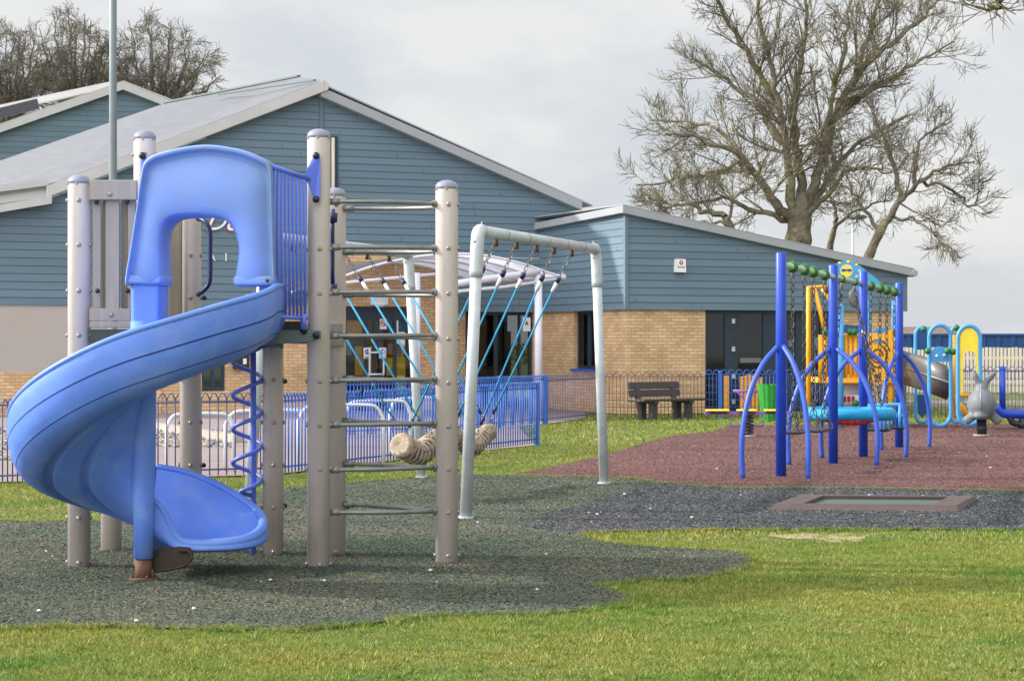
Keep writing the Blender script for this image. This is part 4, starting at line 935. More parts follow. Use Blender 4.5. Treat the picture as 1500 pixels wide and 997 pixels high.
# ---- curved rungs
B_ = Vector((X(467, dA), dA)); Fp = Vector((X(491, dC), dC)); Gp = Vector((X(654.5, 14.86), 14.86))
def rung(P, Q, z, z2, bow, name='rung'):
    mb = MB(); d = (Q-P).normalized(); nrm = Vector((d.y, -d.x)); P1 = P+d*.08; Q1 = Q-d*.08; pts = []
    for i in range(13):
        t = i/12; b = bow*(1-abs(2*t-1)**2.2); pts.append(Vector((P1.x+(Q1.x-P1.x)*t+nrm.x*b, P1.y+(Q1.y-P1.y)*t+nrm.y*b, z+(z2-z)*t)))
    mb.tube(pts, .0165, 10); mb.tube(pts[:2], .025, 10); mb.tube([pts[-1], pts[-1]*.55+pts[-2]*.45], .026, 10); mb.build(name, 'rung_metal', tw)
for y0, y1 in ((295, 299), (362, 364), (428, 428), (492, 491), (557, 555), (622, 619), (688, 683), (750, 747)):
    z = Z(y0, dA); z2 = Z(y1, 14.86); rung(B_, Gp, z, z2, .10)
    rung(Fp, Gp, z-.0, z2-.02, -.10)
# ---- spiral climbing pole
d_ = 15.35; mb = MB(); mb.tube([W(371, 500, d_), (X(371, d_), d_, .016)], .0225, 12); mb.build('climbing_pole', 'bar_blue', tw)
mb = MB(); pts = []; cx_ = X(362, d_)
zt = Z(503, d_); 
for i in range(0, 4*20+9):
    a = i/20*2*math.pi+1.2; z = zt-(i/20)*Z(0, d_)*0-(i/20)*.252; pts.append((cx_+.108*math.sin(a), d_+.108*math.cos(a), z))
pts.append((X(371, d_), d_, pts[-1][2]-.03)); mb.tube(pts, .0165, 8); mb.build('climbing_spiral', 'bar_blue', tw)

# ================================================================ ROPE LOG SWING
sw = thing('log_swing', 'two galvanised goal frames with teal ropes carrying a hanging rope log', 'swing', (-.75, 21.5, 0))
def frame(nb, fb_, nt, ft):
    """near base, far base, near top, far top (Vectors)"""
    mb = MB(); r = .055; c1 = Vector(nt); c2 = Vector(ft); dirn = (c2-c1).normalized()
    for p, q in ((nb, nt), (fb_, ft)):
        mb = MB(); mb.tube([p, q-Vector((0, 0, .02))], [.055, .052], 16); mb.tube([p, p+(q-p)*.012], .075, 12); mb.build('frame_leg', 'galv', sw)
    mb = MB()
    for t, b in ((nt, nb), (ft, fb_)):
        s = 1 if t is nt else -1
        mb.tube(catmull([t+(b-t)*.16, t+(b-t)*.06, t+(b-t)*.015+dirn*s*.012, t+dirn*s*.06, t+dirn*s*.14], 5), .062, 16)
        mb.ball(t+Vector((0, 0, -.1))+Vector((-.03, -.055, 0)), .012, 1, 6); mb.tube([t+dirn*s*.13, t+dirn*s*.13+Vector((0, 0, .09))], .008, 6, 1)
    mb.tube([nt+dirn*.1, ft-dirn*.1], .056, 16)
    for k in range(1, 6):
        p = nt+(ft-nt)*(k/6+.02); mb.tube([p-dirn*.012, p+dirn*.012], .0585, 14, 1)
    mb.build('frame_beam', ['galv', 'bolt'], sw)
n1b, n1t = G(682, 761), W(700, 338, G(682, 761).y); f1b, f1t = G(885, 710), W(873, 365, G(885, 710).y)
frame(n1b, f1b, n1t, f1t)
n2b = Vector((-2.546, 19.86, 0)); n2t = W(388, 346, 19.86); f2b = G(617, 701); f2t = W(598, 372, f2b.y)
frame(n2b, f2b, n2t, f2t)
# log
lp = [W(588, 652, 20.45), W(612, 664, 20.75), W(640, 645, 21.2), W(662, 640, 21.6), W(690, 654, 22.1), W(706, 640, 22.6), W(716, 632, 22.9)]
lc = catmull(lp, 34); mb = MB(); K = len(lc)
o = len(mb.v); nn = 22
for i, p in enumerate(lc):
    t = (lc[min(i+1, K-1)]-lc[max(i-1, 0)]).normalized(); u = t.cross(Vector((0, 0, 1))).normalized(); v = u.cross(t)
    base = .118-(.03*(i/K)); 
    for j in range(nn):
        a = 2*math.pi*j/nn; ph = i*math.pi*2/7.0+a*1.0
        rr = base*(1+.14*math.sin(ph)+.05*math.sin(a*5+i*.7)) if 6 < i < K-7 else base*(1.10+.03*math.sin(a*7+i))
        mb.v.append(tuple(p+(u*math.cos(a)+v*math.sin(a))*rr))
for i in range(K-1):
    for j in range(nn): mb.face((i*nn+j, i*nn+(j+1) % nn, (i+1)*nn+(j+1) % nn, (i+1)*nn+j), 1 if (math.sin(i*math.pi*2/7.0+2*math.pi*j/nn) < -.62 and 6 < i < K-8) else 0, True)  # groove shade and dirt painted into the valleys between rope turns
mb.face(tuple(range(nn))[::-1]); mb.face(tuple((K-1)*nn+j for j in range(nn)))
log = mb.build('rope_log', ['rope_beige', 'rope_valley_shade'], sw)
for p, q, s in ((lc[0], lc[3], 1), (lc[-1], lc[-4], .75)):
    mb = MB(); dd = (p-q).normalized(); mb.tube([p-dd*.05, p+dd*.01, p+dd*.035], [.128*s, .13*s, .10*s], 20); mb.build('log_end', 'rope_beige', log)
mb = MB(); mb.tube([lc[-1]+Vector((.0, .03, -.02)), lc[-1]+Vector((.02, .09, -.03))], .075, 14); mb.build('log_end_cap', 'black_plastic', log)
tops1 = [727, 757, 786, 812, 838]
for i in range(5):
    lpnt = lc[int((.03+.235*i)*(K-1))]+Vector((0, 0, .09))
    for side in (0, 1):
        if side == 0:
            nt, ft = n1t, f1t; s = (i+.55)/5.6
            # solve beam parameter for the px
            px = tops1[i]; lo, hi = 0, 1
            for _ in range(30):
                m_ = (lo+hi)/2; q = nt+(ft-nt)*m_
                if CX+q.x/q.y*F < px: lo = m_
                else: hi = m_
            top = nt+(ft-nt)*lo
        else: top = n2t+(f2t-n2t)*(.16+i*.17)
        top = top-Vector((0, 0, .06)); bot = lpnt; L_ = (bot-top); k1 = top+L_.normalized()*.42; 
        mb = MB(); bt = bot-L_.normalized()*.15
        mb.tube([k1, bt], .0105, 6, 0); mb.tube([k1-L_.normalized()*.03, k1+L_.normalized()*.09], .020, 8, 2)
        mb.tube([k1-L_.normalized()*.09, k1-L_.normalized()*.03], .026, 8, 3); mb.tube([bt-L_.normalized()*.10, bt], .018, 8, 3)
        chain(mb, top, k1, 1, .075, .018, .006); chain(mb, bt, bot, 1, .07, .02, .006); mb.tube([top+Vector((0, 0, .02)), top-Vector((0, 0, .06))], .022, 6, 4)
        mb.build('hanging_rope', ['rope_teal', 'chain', 'sign_white', 'navy', 'rust'], sw)

# ================================================================ SUNKEN TRAMPOLINE
tc_ = [G(1121.6, 750.0), G(1406, 752.5), G(1433.6, 735), G(1168, 732.9)]
cen = sum(tc_, Vector((0, 0, 0)))/4
tr = thing('ground_trampoline', 'rectangular ground-level trampoline in a brown rubber frame', 'trampoline', (cen.x, cen.y, 0))
def bil(u, v, z): p = (tc_[0]*(1-u)+tc_[1]*u)*(1-v)+(tc_[3]*(1-u)+tc_[2]*u)*v; return Vector((p.x, p.y, z))
mb = MB(); zt = .07
rings = [[(0, 0), (1, 0), (1, 1), (0, 1)], [(.03, .12), (.97, .12), (.98, .95), (.03, .95)], [(.165, .17), (.845, .17), (.845, .86), (.165, .86)], [(.165, .17), (.845, .17), (.845, .86), (.165, .86)]]
zz = [.022, zt, zt, .024]; vs = [bil(u, v, z) for rg, z in zip(rings, zz) for u, v in rg]
mb.add(vs, [(k*4+i, k*4+(i+1) % 4, (k+1)*4+(i+1) % 4, (k+1)*4+i) for k in range(3) for i in range(4)]); mb.build('trampoline_frame', 'tramp_frame', tr, bevel=.006)
mb = MB(); mb.add([bil(u, v, .034) for u, v in rings[2]], [(0, 1, 2, 3)]); mb.build('trampoline_mat', 'tramp_mat', tr)

# ================================================================ BLUE SWING SET
bs = thing('swing_set', 'dark blue four-post swing set with green beam, flat seats and cyan basket', 'swing set', (4.5, 27.5, 0))
PS = []
for px, yb, yt in ((1144, 700, 370), (1220.5, 681, 388), (1264.5, 671, 397), (1317, 657, 414)):
    b = G(px, yb); b.z = 0; zt = Z(yt, b.y); PS.append((b, zt)); mb = MB(); mb.lathe([(.063, 0), (.063, zt-.01), (.056, zt)], b, 24, 0)
    mb.build('post', 'swing_blue', bs)
beam0 = W(1145, 387, PS[0][0].y); beam1 = W(1317, 429, PS[3][0].y)
mb = MB(); mb.tube([beam0, beam1], .037, 12); mb.build('beam', 'beam_green', bs)
bd = (PS[3][0]-PS[0][0]).normalized(); pn = Vector((bd.y, -bd.x, 0))
feet = [((1087, 703), (1184, 704), 507), ((1155, 683), (1285, 684), 510), ((1203, 673), (1328, 672), 512), ((1291, 661), (1362, 656), 516)]
for (b, zt), (lf, rf, yj) in zip(PS, feet):
    for f_ in (lf, rf):
        ft_ = G(*f_); zj = Z(yj, b.y); top = Vector((b.x, b.y, zj)); s = ft_-b; s.z = 0; sl_ = s.length; s.normalize()
        pts = [top+s*.05, top+s*(sl_*.48)+Vector((0, 0, -zj*.14)), top+s*(sl_*.82)+Vector((0, 0, -zj*.37)), b+s*(sl_*1.0)+Vector((0, 0, zj*.32)), b+s*sl_*.985]
        mb = MB(); mb.tube(catmull(pts, 6), .032, 12); mb.build('brace', 'brace_blue', bs)
def bpt(px):
    lo, hi = 0.0, 1.0
    for _ in range(30):
        m_ = (lo+hi)/2; q = beam0+(beam1-beam0)*m_
        if CX+q.x/q.y*F < px: lo = m_
        else: hi = m_
    return beam0+(beam1-beam0)*lo
for px in (1161, 1178, 1191, 1208, 1233, 1252, 1275, 1289, 1299, 1310):
    p = bpt(px); mb = MB(); mb.ball(p, .073 if px < 1220 or px > 1270 else .055, 0, 14, (1, 1, 1.05)); mb.tube([p, p-Vector((0, 0, .13))], .02, 8, 1); mb.build('beam_clamp', ['ball_green', 'bolt'], bs)
def flat_seat(pa, pb, drop, lab=None):
    a = bpt(pa); b = bpt(pb); mb = MB(); sa = Vector((a.x, a.y, drop)); sb = Vector((b.x, b.y, drop)); d = (sb-sa).normalized()
    for k in (-1, 1):
        for t, s in ((a, sa), (b, sb)):
            pass
    for t_, s in ((a, sa), (b, sb)):
        mb = MB(); chain(mb, t_-Vector((0, 0, .12)), s+Vector((0, 0, .28)), 0, .11, .026, .0085)
        for k in (-1, 1): chain(mb, s+Vector((0, 0, .28)), s+pn*.10*k, 0, .10, .026, .0085)
        mb.build('chain', 'chain_dark', bs)
    mb = MB(); x = d; mb.box((sa+sb)/2-Vector((0, 0, .01)), (.20, (sb-sa).length+.06, .035), Matrix((pn, d, Vector((0, 0, 1)))).transposed())
    mb.build('seat', 'black_plastic', bs, bevel=.012)
flat_seat(1161, 1178, Z(632, 25)); flat_seat(1192, 1208, Z(629, 26.2))
# basket
bc = W(1245, 605.5, 27.75); br_ = .545
mb = MB(); mb.tube([bc+Vector((math.cos(a)*br_, math.sin(a)*br_, .006*math.sin(a*3))) for a in [i*2*math.pi/48 for i in range(48)]], [.078+.004*(i % 2) for i in range(48)], 12, 0, closed=True); bk = mb.build('basket_ring', 'basket_cyan', bs)
mb = MB()
for k in range(-5, 6):
    h_ = math.sqrt(max(.01, br_**2-(k*.09)**2)); 
    for ax_ in (0, 1):
        pts = []
        for j in range(9):
            u = -h_+2*h_*j/8; v = k*.09; x, y = (u, v) if ax_ else (v, u); rr = math.hypot(x, y)/br_; pts.append(bc+Vector((x, y, -.02-.13*(1-rr*rr))))
        mb.tube(pts, .012, 5)
mb.build('basket_net', 'net_red', bk)
mb = MB(); a = bpt(1233)-Vector((0, 0, .12)); b = bpt(1252)-Vector((0, 0, .12))
for s, an in ((a, (-2.2, 2.5)), (b, (-.8, .7))):
    for q in an: mb = MB(); chain(mb, s, bc+Vector((math.cos(q)*br_, math.sin(q)*br_, .06)), 0, .11, .026, .0085); mb.build('chain', 'chain_dark', bs)
mb = MB(); d_ = 28.6
for c_ in (1205, 1262): mb.tube(catmull([W(c_-28, 616, d_), W(c_-18, 628, d_), W(c_, 633, d_), W(c_+18, 629, d_), W(c_+30, 620, d_)], 4), .014, 6)
# cradle seats in the far bay
for pa, pb, zz_ in ((1275, 1289, Z(608, 29.8)), (1299, 1310, Z(606, 30.9))):
    a = bpt(pa); b = bpt(pb); c = (a+b)/2; c.z = zz_; m2 = MB()
    for t_ in (a, b): m2 = MB(); chain(m2, t_-Vector((0, 0, .12)), Vector((t_.x, t_.y, zz_+.18)), 0, .11, .026, .0085); m2.build('chain', 'chain_dark', bs)
    m2 = MB(); e = .17
    for sx in (-1, 1):
        for sy in (-1, 1):
            q = c+pn*e*sx+bd*e*sy; m2.tube([q+Vector((0, 0, -.2)), q+Vector((0, 0, .16))], .022, 8)
    for z_ in (.15, -.02):
        m2.tube([c+pn*e*sx+bd*e*sy+Vector((0, 0, z_)) for sx, sy in ((-1, -1), (1, -1), (1, 1), (-1, 1))], .024, 8, closed=True)
    m2.tube([c-pn*e+Vector((0, 0, .02)), c+pn*e+Vector((0, 0, .02))], .02, 8)
    cs = m2.build('cradle_seat', 'light_blue', bs)
    m2 = MB(); m2.tube([c+pn*e*sx*1.1+bd*e*sy*1.1+Vector((0, 0, -.2)) for sx, sy in ((-1, -1), (1, -1), (1, 1), (-1, 1))], .02, 8, closed=True); m2.box(c+Vector((0, 0, -.2)), (.28, .3, .03)); m2.build('cradle_base', 'black_plastic', cs)
# small white label on third post
mb = MB(); b = PS[2][0]; mb.box((b.x-.01, b.y-.064, Z(487, b.y)), (.05, .01, .09)); mb.build('label', 'sign_white', bs)
# ================================================================ BENCH
bd_ = 42.9; bc_ = Vector((X(972, bd_), bd_, 0)); BZ = bd_
bench = thing('park_bench', 'dark brown slatted bench on the grass before the mesh fence', 'bench', bc_, rot=R(38))
ORG[bench.name] = Vector((0, 0, 0))
mb = MB()
for k, z_ in ((0, .72), (1, .56)): mb.box((-.02, .26+.03*(1-k), z_), (1.42, .05, .145), Matrix.Rotation(R(-10), 3, 'X'))
mb.build('backrest', 'bench_wood', bench, bevel=.008)
mb = MB()
for k in range(4): mb.box((0, -.30+.13*k, .43-.006*k), (1.72, .115, .05))
mb.build('seat', 'bench_wood', bench, bevel=.008)
for sx in (-.50, .50):
    mb = MB(); mb.box((sx, -.22, .20), (.14, .13, .40)); mb.box((sx, .12, .20), (.14, .13, .40)); mb.box((sx, -.04, .385), (.12, .62, .06)); mb.bar((sx, .17, .2), (sx, .30, .74), .10, .09); mb.build('leg', 'bench_wood', bench, bevel=.01)
# ================================================================ FENCES
def bow_fence(name, label, pts, h, spacing, m='fence_violet', mp='fence_blue', panel=2.5, double=True, posts=True, r=.008, post_every=None, grp='bow-topped metal fences'):
    P = [Vector((p[0], p[1], 0)) for p in pts]; root = thing(name, label, 'fence', P[0], grp)
    def one_post(q):
        mb = MB(); mb.box(q+Vector((0, 0, (h-.06)/2)), (.07, .07, h-.06)); mb.ball(q+Vector((0, 0, h-.06)), .045, 0, 8, (1, 1, .6)); mb.build('post', mp, root)
    for a, b in zip(P[:-1], P[1:]):
        L_ = (b-a).length; np_ = max(1, round(L_/panel)); d = (b-a)/L_
        for k in range(np_):
            s = a+d*(L_*k/np_); e = a+d*(L_*(k+1)/np_); l = (e-s).length; mb = MB()
            up = Vector((0, 0, 1)); mb.tube([s+up*.12, e+up*.12], .012, 6); mb.tube([s+up*(h-.13), e+up*(h-.13)], .012, 6)
            n = max(2, int(l/spacing)); n += n % 2; st = l/n
            for i in range(n):
                q = s+d*(st*(i+.5)); mb.tube([q+up*.05, q+up*(h-.13)], r, 5)
            for i in range(0, n, 1 if double else 2):
                c = s+d*(st*(i+1)); w_ = st/2 if not double else st*.5
                if i == n-1: continue
                pts_ = [c+d*(-w_*math.cos(math.pi*j/6))+up*(h-.13-w_*.2+min(.13, w_*2.2)*math.sin(math.pi*j/6)) for j in range(7)]
                mb.tube(pts_, r, 4, cap=False)
            mb.build('railing_panel', m, root)
            if posts and k: one_post(s)
    if posts: one_post(P[0]); one_post(P[-1])
    return root
fA = [G(-90, 714), G(0, 712), G(225, 704), G(400, 699)]
bow_fence('bow_top_fence', 'dull violet bow-topped railings behind the spiral slide, left end of the patio', fA[:3], 1.045, .056, 'fence_violet', 'fence_violet', double=True, posts=False)
bow_fence('bow_top_fence', 'wider spaced blue-grey bow-topped railings behind the spiral climbing pole', [G(225, 704), G(400, 700)], 1.045, .10, 'fence_violet', 'fence_violet', double=True, posts=False)
bow_fence('bow_top_fence', 'blue-posted bow-topped railings running behind the rope log to its end post', [G(400, 700), G(531, 684), G(732, 660), G(787, 653.5)], 1.04, .085, 'fence_blue', 'fence_blue', panel=2.6, r=.010)
bow_fence('bow_top_fence', 'bright blue bow-topped railings beyond the rope log, in front of the porch', [G(500, 642), G(660, 634), G(797, 622.5)], 1.03, .085, 'fence_blue', 'fence_blue', panel=1.9)
bow_fence('bow_top_fence', 'short blue mesh fence between the porch and the brick corner', [G(800, 622), G(858, 615.5), G(876, 613.5)], 1.0, .10, 'fence_violet', 'fence_blue', r=.006)
def mesh_fence(label, pts, h, m, mp, sp=.155, posts=True, rows=.075):
    P = [Vector((p[0], p[1], 0)) for p in pts]; root = thing('mesh_fence', label, 'fence', P[0], 'bow-topped metal fences'); up = Vector((0, 0, 1))
    for a, b in zip(P[:-1], P[1:]):
        mb = MB(); L_ = (b-a).length; d = (b-a)/L_; n = int(L_/(sp/2)); st = L_/n
        for i in range(n+1):
            q = a+d*(st*i); mb.tube([q+up*.02, q+up*(h-.10)], .0065, 4)
        for i in range(0, n-1, 2):
            c = a+d*(st*(i+1)); mb.tube([c+d*(-st*.9*math.cos(math.pi*j/6))+up*(h-.11+.10*math.sin(math.pi*j/6)) for j in range(7)], .008, 4, cap=False)
        z = .1
        while z < h-.08: mb.tube([a+up*z, b+up*z], .005, 4); z += rows*2
        mb.tube([a+up*(h-.1), b+up*(h-.1)], .009, 4); mb.build('mesh_panel', m, root)
    if posts:
        for q in P[1:-1]:
            mb = MB(); mb.box(q+up*(h-.06)/2, (.08, .06, h-.06)); mb.ball(q+up*(h-.06), .05, 0, 8, (1, 1, .6)); mb.build('post', mp, root)
mesh_fence('thin maroon bow-topped mesh fence behind the bench, against the brick', [G(876, 613), G(1033, 612.5)], 1.0, 'fence_brown', 'fence_blue', posts=False)
mesh_fence('blue bow-topped fence crossing in front of the glazed doors', [G(1033, 612.5), G(1055, 612.5), G(1150, 612.5), G(1240, 612.5)], 1.05, 'fence_blue', 'fence_blue')
mesh_fence('grey bow-topped mesh fence at the far right, before the pale palings', [G(1240, 612.5), G(1325, 612.5), G(1520, 612.5), G(2000, 612)], 1.12, 'fence_violet', 'fence_violet')
# pale paling fence, blue steel wall and brick house far right
pf = thing('paling_fence', 'pale weathered wooden paling fence at the far right', 'fence', (X(1440, 64), 64, 0))
mb = MB(); d_ = 64; x = X(1290, d_)
while x < X(2400, d_):
    if not (X(1420, d_) < x < X(1420, d_)): mb.box((x, d_, .05+(1.42+random.uniform(-.02, .03))/2), (.085, .02, 1.42), Matrix.Rotation(random.uniform(-.012, .012), 3, 'Y'))
    x += .118
mb.build('palings', 'paling', pf)
mb = MB(); mb.box(((X(1290, d_)+X(2400, d_))/2, d_+.04, .4), (X(2400, d_)-X(1290, d_), .05, .09)); mb.box(((X(1290, d_)+X(2400, d_))/2, d_+.04, 1.15), (X(2400, d_)-X(1290, d_), .05, .09)); mb.build('fence_rail', 'paling', pf)
sheet('path', [(X(1240, 52), 50), (X(2400, 52), 50), (X(2400, 62), 58), (X(1240, 62), 58)], .02, 'paving')
mb = MB(); d_ = 80; x0, x1 = X(1250, d_), X(2400, d_); zt = Z(490, d_)
pts = []; x = x0
while x < x1: pts += [(x, 0), (x+.28, 0), (x+.34, .06), (x+.52, .06)]; x += .58
vs = [Vector((a, d_-b, 0)) for a, b in pts]+[Vector((a, d_-b, zt)) for a, b in pts]; n = len(pts); mb.add(vs, [(i, i+1, i+1+n, i+n) for i in range(n-1)]); mb.box(((x0+x1)/2, d_+1.5, zt), (x1-x0, 3.2, .08))
single(mb, 'steel_wall', 'container_blue', 'long dark blue ribbed steel wall beyond the pale palings', 'wall', (X(1400, d_), d_, 0))
hs = thing('brick_house', 'low reddish brick building with dull roof behind the blue steel wall', 'building', (X(1370, 110), 110, 0))
mb = MB(); mb.box(((X(1300, 110)+X(1412, 110))/2, 112, 1.0), (X(1412, 110)-X(1300, 110), 4, 2.0)); mb.build('wall', 'far_brick', hs)
mb = MB(); a, b = X(1290, 110), X(1414, 110); mb.prism([Vector((a, 109.7, 1.9)), Vector((a, 114.3, 1.9)), Vector((a, 112, Z(478, 110)))], (b-a, 0, 0)); mb.build('roof', 'far_roof', hs)
# ================================================================ CYCLE HOOPS on the patio
hp = None
for i, (xa, xb, yb, yt, lab) in enumerate(((244, 342, 696, 607, 'white tubular hoop nearest the left, partly behind the grey posts'), (330, 455, 692, 602, 'white tubular hoop behind the spiral climbing pole'), (437, 562, 690, 594, 'white tubular hoop behind the curved rung ladder'), (505, 602, 682, 588, 'white tubular hoop just left of the hanging rope log'), (571, 655, 672, 584, 'white tubular hoop farthest right, behind the rope log'))):
    a = G(xa, yb); b = G(xb, yb-3); z = Z(yt, a.y); mb = MB(); d = (b-a)*.22; up = Vector((0, 0, 1)); mb.tube([a, a+up*(z*.72)]+catmull([a+up*z*.78, a+d*.35+up*z*.95, a+d+up*z, b-d+up*z, b-d*.35+up*z*.95, b+up*z*.78], 5)+[b+up*.02], .021, 10)
    single(mb, 'cycle_hoop', 'white_paint', lab, 'cycle stand', a, 'white cycle hoops on the patio')
# ================================================================ LAMP POSTS
mb = MB(); d_ = 32; x = X(165.5, d_); mb.lathe([(.085, 0), (.085, 1.2), (.068, 1.25), (.062, 5), (.052, 10)], (x, d_, 0), 16); mb.tube([(x, d_, 10), (x, d_-.3, 10.1), (x, d_-.9, 10.15)], .04, 8)
single(mb, 'lamp_column', 'pole_grey', 'tall slim galvanised column rising behind the slide tower', 'lamp post', (x, d_, 0))
sl_ = thing('street_lamp', 'small distant street lamp under the bare tree, above the wing roof', 'street lamp', (X(1248, 90), 90, 0))
mb = MB(); x = X(1249, 90); mb.tube([(x, 90, 0), (x, 90, Z(318, 90))], [.09, .05], 8); mb.build('lamp_pole', 'galv', sl_); mb = MB(); mb.ball((X(1255, 90), 90, Z(318, 90)), .3, 0, 8, (1.6, .6, .4)); mb.build('lamp_head', 'plate_grey', sl_)
# ================================================================ SPRING SEE-SAW
d_ = 34.8; sp = thing('spring_seesaw', 'purple and yellow seesaw on a coil spring, left of the blue swings', 'seesaw', (X(1097, d_), d_, 0))
mb = MB(); pts = []
for i in range(0, 7*12+1):
    a = i/12*2*math.pi; pts.append((X(1095, d_)+.10*math.cos(a), d_+.10*math.sin(a), .04+i/84*.42))
mb.tube(pts, .016, 6); mb.build('spring', 'ink', sp); mb = MB(); mb.lathe([(.14, .024), (.14, .045)], (X(1095, d_), d_, 0), 12); mb.build('spring_plate', 'galv', sp)
mb = MB(); zs_ = Z(603, d_)
mb.box(W(1097, 604.5, d_), (1.5, .10, .05)); 
mb.build('cross_beam', 'purple', sp)
for a, b in ((1034, 1067), (1080, 1107), (1120, 1142)): mb = MB(); mb.box(((X(a, d_)+X(b, d_))/2, d_-.03, Z(600.5, d_)), (X(b, d_)-X(a, d_), .30, .028)); mb.build('seat', 'lemon', sp, bevel=.006)
mb = MB()
for a, b in ((1040, 1064), (1122, 1140)): mb.box(((X(a, d_)+X(b, d_))/2, d_, Z(603.2, d_)), (X(b, d_)-X(a, d_), .22, .04))
mb.build('seat_underside', 'rust', sp)
mb = MB(); y = d_-.02
mb.tube([W(1074, 572, y), W(1110, 573, y)], .02, 8); mb.tube(catmull([W(1079, 573, y), W(1086, 580, y), W(1091, 590, y), W(1093, 602, y)], 4), .018, 8); mb.tube(catmull([W(1106, 573, y), W(1100, 582, y), W(1097, 602, y)], 4), .018, 8)
mb.tube([W(1073, 605, y), W(1069.5, 624, y), W(1119, 623, y), W(1116, 605, y)], .018, 8); mb.tube([W(1094, 606, y), W(1093, 624, y)], .018, 8); mb.build('handle_frame', 'purple', sp)
# ================================================================ GREEN FLUTED BIN
d_ = 42; gb = thing('litter_bin', 'bright green fluted litter bin behind the first blue swing post', 'bin', (X(1127, d_), d_, 0))
mb = MB(); K = 60; c = Vector((X(1127, d_), d_, 0)); zt = Z(564, d_)
for k, (z, r0) in enumerate(((.02, .155), (zt*.5, .19), (zt, .225), (zt, .19), (zt-.1, .18))):
    for j in range(K):
        a = 2*math.pi*j/K; r = r0*(1+.08*abs(math.sin(a*6)))+.0; mb.v.append((c.x+r*math.cos(a), c.y+r*math.sin(a), z+(.025*abs(math.sin(a*6)) if 2 <= k <= 3 else 0)))
for k in range(4):
    for j in range(K): mb.face((k*K+j, k*K+(j+1) % K, (k+1)*K+(j+1) % K, (k+1)*K+j), 0, False)
mb.build('bin_body', 'bin_green', gb); mb = MB(); mb.lathe([(.17, zt-.1), (.17, zt-.09)], c, 20); mb.build('bin_liner', 'ink', gb)
# ================================================================ FAR PLAY UNIT
d_ = 38.5; pu_ = thing('play_unit', 'yellow and blue play unit with fish roof and metal slide behind the swings', 'play unit', (X(1250, d_), d_, 0))
def wt(mb, pts, d, r, m=0, n=10): mb.tube([W(x, y, d) for x, y in pts], r, n, m)
mb = MB(); wt(mb, [(1184.5, 612), (1184.5, 420), (1213, 420)], d_, .045); wt(mb, [(1193, 421), (1212, 500)], d_, .04); mb.build('yellow_frame', 'yellow', pu_)
mb = MB(); wt(mb, [(1205, 422), (1222, 446)], d_+.4, .05); wt(mb, [(1202, 490), (1202, 558)], d_, .045); wt(mb, [(1208, 490), (1208, 558)], d_, .05); mb.build('yellow_frame', 'yellow', pu_)
for px, yt in ((1231, 445), (1265, 430), (1270.5, 432), (1311, 440)):
    mb = MB(); dd = d_ if px in (1231, 1270.5) else d_+1.4; b = Vector((X(px, dd), dd, 0)); mb.tube([b, b+Vector((0, 0, Z(yt, dd)))], .065, 12); mb.build('post', 'light_blue', pu_)
mb = MB(); wt(mb, [(1198, 557), (1230, 557)], d_, .05); 
for px in (1232, 1239, 1246, 1253, 1260, 1222): wt(mb, [(px, 493), (px, 555)], d_+.1, .04)
wt(mb, [(1216, 491), (1262, 491)], d_+.1, .04); mb.box(((X(1200, d_)+X(1313, d_))/2, d_+.7, Z(557, d_)), (X(1313, d_)-X(1200, d_), 1.5, .09)); mb.build('platform_rail', 'yellow', pu_)
# yellow spiral-slot panel
mb = MB(); y = d_-.08; poly = [(1272, 488), (1282, 487), (1290, 491), (1298, 486), (1310, 482), (1310, 557), (1272, 557)]; mb.prism([W(a, b, y) for a, b in poly], (0, .05, 0), 0)
c_ = W(1285.5, 521, y-.01)
for rr, a0, a1 in ((.24, .3, 4.5), (.17, 2.6, 7.6), (.10, 0, 5.2)): mb.tube([c_+Vector((math.cos(a0+(a1-a0)*i/14)*rr, 0, math.sin(a0+(a1-a0)*i/14)*rr*1.25)) for i in range(15)], .014, 5, 1)
mb.ball(c_+Vector((0, 0, -.38)), .05, 1, 8, (1, .3, 1)); mb.build('play_panel', ['yellow', 'rust'], pu_)
mb = MB(); y2 = d_+.35; poly = [(1276, 486), (1286, 481), (1297, 479), (1302, 482), (1296, 487), (1284, 490), (1276, 490)]; mb.prism([W(a, b, y2) for a, b in poly], (0, .03, 0)); poly = [(1277, 499), (1286, 496), (1296, 499), (1292, 502), (1282, 502)]; mb.prism([W(a, b, d_-.1) for a, b in poly], (0, .02, 0)); mb.build('wave_panel', 'light_blue', pu_)
mb = MB(); poly = [(1218, 480), (1224, 474), (1230, 478), (1240, 475), (1252, 477), (1262, 476), (1262, 548), (1218, 548)]; mb.prism([W(a, b, d_+1.3) for a, b in poly], (0, .03, 0)); mb.build('back_panel', 'container_blue', pu_)
# roof panel with a smiling sun
mb = MB(); y = d_-.12; poly = catmull([(a, b, 0) for a, b in ((1212, 414), (1217, 396), (1228, 385), (1243, 382), (1258, 388), (1272, 399), (1285, 409), (1292, 420), (1284, 425), (1272, 422), (1266, 432), (1256, 426), (1244, 412), (1230, 410), (1218, 430))], 4)
mb.prism([W(p.x, p.y, y) for p in poly], (0, .05, 0), 0)
c_ = W(1240, 396.5, y-.006); mb.lathe([(.12, -.004), (.12, .0)], c_, 20, 1, False, 'y')
for i in range(9):
    a = i*.7; v = Vector((math.cos(a)*1.45, 0, math.sin(a))); mb.ball(c_+v*.17, .028, 1, 6, (1.1, .2, .9))
mb.box(c_+Vector((-.055, -.012, .01)), (.085, .008, .045), None, 2); mb.box(c_+Vector((.055, -.012, .01)), (.085, .008, .045), None, 2); mb.box(c_+Vector((0, -.012, .022)), (.05, .008, .01), None, 2)
mb.build('roof_panel', ['light_blue', 'lemon', 'swing_blue'], pu_)
